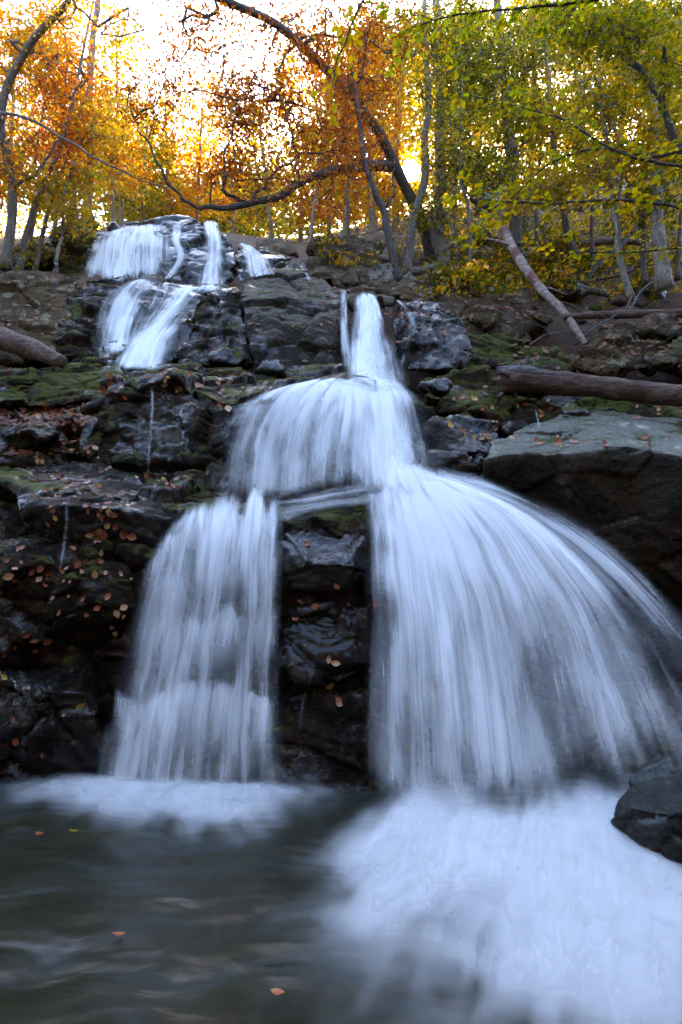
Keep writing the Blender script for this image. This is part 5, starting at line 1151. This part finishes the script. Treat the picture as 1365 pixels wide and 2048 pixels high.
leaf_patch([(208, 1022, 16, 10, 16), (212, 1055, 18, 22, 12), (340, 965, 16, 8, 8), (190, 1090, 30, 25, 8), (60, 1160, 30, 14, 9), (110, 1160, 22, 12, 7), (45, 1185, 30, 14, 6), (60, 1288, 30, 9, 9), (210, 1235, 18, 16, 7), (262, 1065, 16, 14, 4), (170, 1140, 30, 10, 7), (255, 1140, 14, 10, 3), (20, 1090, 22, 40, 8),
            (130, 1040, 30, 30, 8), (200, 1290, 40, 30, 5), (20, 1400, 20, 40, 7), (110, 1450, 40, 50, 5), (250, 1270, 14, 14, 3), (160, 1200, 40, 20, 5)], 'stuck to the dark wet left wall', .062)
leaf_patch([(340, 965, 26, 12, 12), (240, 955, 30, 12, 5), (100, 975, 30, 14, 6), (190, 985, 50, 14, 6)], 'lying on the shining wet left slab', .062)
leaf_patch([(230, 765, 20, 14, 8), (370, 765, 30, 10, 14), (440, 770, 30, 10, 8), (300, 750, 40, 6, 7), (480, 755, 14, 8, 4), (420, 800, 40, 16, 6)], 'on the overhanging leafy block', .07)
leaf_patch([(60, 835, 40, 10, 34), (115, 828, 22, 9, 20), (145, 870, 36, 14, 12), (40, 905, 40, 8, 14), (150, 903, 30, 6, 10), (212, 775, 10, 14, 12)], 'on the littered left shelf', .075, (.68, .28, .04))
leaf_patch([(600, 1250, 8, 6, 2), (660, 1165, 8, 8, 1), (700, 1215, 22, 5, 5), (600, 1205, 18, 5, 4), (672, 1328, 4, 4, 1), (615, 1080, 6, 5, 1), (690, 1420, 10, 20, 2), (640, 1300, 40, 60, 4)], 'on the dark centre rock', .06)
put_leaf(662, 1372, .085, 'yellow', 'single bright yellow leaf pasted on the centre rock', 'fallen leaves on the dark centre rock')
leaf_patch([(960, 870, 22, 14, 12), (920, 850, 20, 12, 5), (985, 845, 10, 8, 4)], 'on the glossy wet rock by the middle fall', .06, (.3, .5, .2))
leaf_patch([(1170, 890, 50, 8, 8), (1060, 880, 40, 14, 5), (1280, 880, 50, 12, 4)], 'on the pale slab boulder', .075)
leaf_patch([(920, 790, 40, 18, 9), (1000, 810, 40, 16, 8), (1080, 810, 40, 12, 9), (1320, 825, 30, 8, 8)], 'among the mossy rocks below the log', .075)

for px, py, L, c, lab in [(238, 1868, .055, 'red', 'russet leaf drifting alone in the middle of the dark pool'), (556, 1985, .055, 'red', 'russet leaf adrift at the foam edge in the pool'), (80, 1668, .07, 'red', 'russet leaf drifting near the left wall foot'), (148, 1662, .06, 'yellow', 'yellow leaf drifting beside the left foam')]:
    o = bpy.data.objects.new('floating_leaf', LM[c][2]); COL.objects.link(o)
    o.location = on_water(px, py, .028); o.rotation_euler = (.08, -.05, px * .7); o.scale = (L, L, L * .5); tag(o, lab, 'leaf')

# ------------------------------------------------------------------ overhanging beech branches with their leaves
BL = [leaf_mesh('leaf', M['beech_gold'], 1., .30, .1, 5), leaf_mesh('leaf', M['beech_green'], 1., .32, .15, 6), leaf_mesh('leaf', M['beech_gold'], 1., .34, .05, 7)]
def beech_branch(label, pts, r0, n_leaf, seed, green=.3, reach=.5, twigs=12, L=.088):
    r = random.Random(seed); rng = np.random.default_rng(seed)
    C = cat_rom(Wv(*np.array(pts, float).T), 40)
    C[1:] += rng.normal(0, .008, (39, 3)).cumsum(0) * .5
    root = empty('overhanging_branch', C[0]); o0 = C[0]
    parts = [tube(C, np.linspace(r0, r0 * .22, 40), 7, seed, .1)]
    anchors = []
    for k in range(twigs):
        i = int(5 + 33 * (k + r.random()) / twigs); a = C[min(i, 39)]
        t = C[min(i + 1, 39)] - C[min(i, 39) - 1]; t /= np.linalg.norm(t)
        side = np.cross(t, (0, 0, 1.)) * (1 if k % 2 else -1)
        d = t * .7 + side * r.uniform(.4, .9) + np.array([0, 0, r.uniform(-.25, .3)]); d /= np.linalg.norm(d)
        ln = reach * r.uniform(.6, 1.3)
        tw = np.stack([a + d * ln * s + np.array([0, 0, -.12 * ln * s * s]) + rng.normal(0, .012, 3) * (s > 0) for s in np.linspace(0, 1, 8)])
        parts.append(tube(tw, np.linspace(r0 * .22, r0 * .07, 8), 5, seed))
        for s in range(2, 8): anchors.append((tw[s], d))
    for s in range(10, 40): anchors.append((C[s], (C[s] - C[s - 1]) / np.linalg.norm(C[s] - C[s - 1])))
    v, q, t3 = join(parts)
    link('stem', make_mesh('stem', v - o0, [q, t3], M['bark_dark']), root)
    for j in range(n_leaf):
        a, d = anchors[r.randrange(len(anchors))]
        ang = r.uniform(-1.3, 1.3)
        dd = Vector(d); dd.z *= .4; dd.normalize(); dd = Matrix.Rotation(ang, 3, 'Z') @ dd; dd.z = r.uniform(-.75, .05); dd.normalize()
        me = BL[1] if r.random() < green else BL[r.choice((0, 2))]
        o = bpy.data.objects.new('leaf', me); COL.objects.link(o); o.parent = root
        l = L * r.uniform(.7, 1.2)
        o.rotation_mode = 'QUATERNION'
        q_ = dd.to_track_quat('X', 'Z') @ Matrix.Rotation(r.uniform(-.7, .7), 3, 'X').to_quaternion()
        o.rotation_quaternion = q_; o.scale = (l,) * 3
        o.location = Vector(a - o0) + dd * l * .62 + Vector(rng.normal(0, .01, 3))
    return tag(root, label, 'branch')
BEECH_L = .088
beech_branch('low beech branch with golden leaves reaching left above the birch log', [(1480, 440, 5.6), (1365, 415, 5.8), (1260, 398, 6.0), (1120, 404, 6.2), (1010, 398, 6.4), (900, 385, 6.6)], .022, 260, 301, .25, .5, 14)
beech_branch('middle beech branch with yellow leaves sweeping across the rough trunk', [(1500, 340, 5.8), (1365, 330, 6.0), (1240, 300, 6.2), (1130, 240, 6.4), (1040, 215, 6.6), (880, 180, 6.9)], .022, 260, 302, .45, .55, 14)
beech_branch('high beech branch with dark green leaves along the top edge', [(1350, -40, 5.4), (1220, 0, 5.6), (1090, 14, 5.8), (960, 22, 6.0), (860, 40, 6.2), (790, 70, 6.4)], .024, 280, 303, .85, .55, 14)
beech_branch('drooping beech branch with mixed leaves in front of the grey outcrops', [(1460, 250, 6.4), (1330, 310, 6.6), (1200, 300, 6.8), (1100, 330, 7.0), (1000, 420, 7.2), (940, 470, 7.3)], .02, 260, 304, .5, .5, 13)
beech_branch('bare-looking branch crossing low over the right slope with few leaves', [(1480, 500, 7.2), (1365, 498, 7.4), (1280, 505, 7.5), (1180, 505, 7.6), (1080, 502, 7.7)], .018, 90, 305, .3, .45, 7)
beech_branch('russet branch hanging in from the top centre', [(760, -60, 5.6), (715, 20, 5.7), (690, 80, 5.8), (670, 130, 5.9), (662, 200, 6.0)], .016, 60, 306, .0, .4, 6)
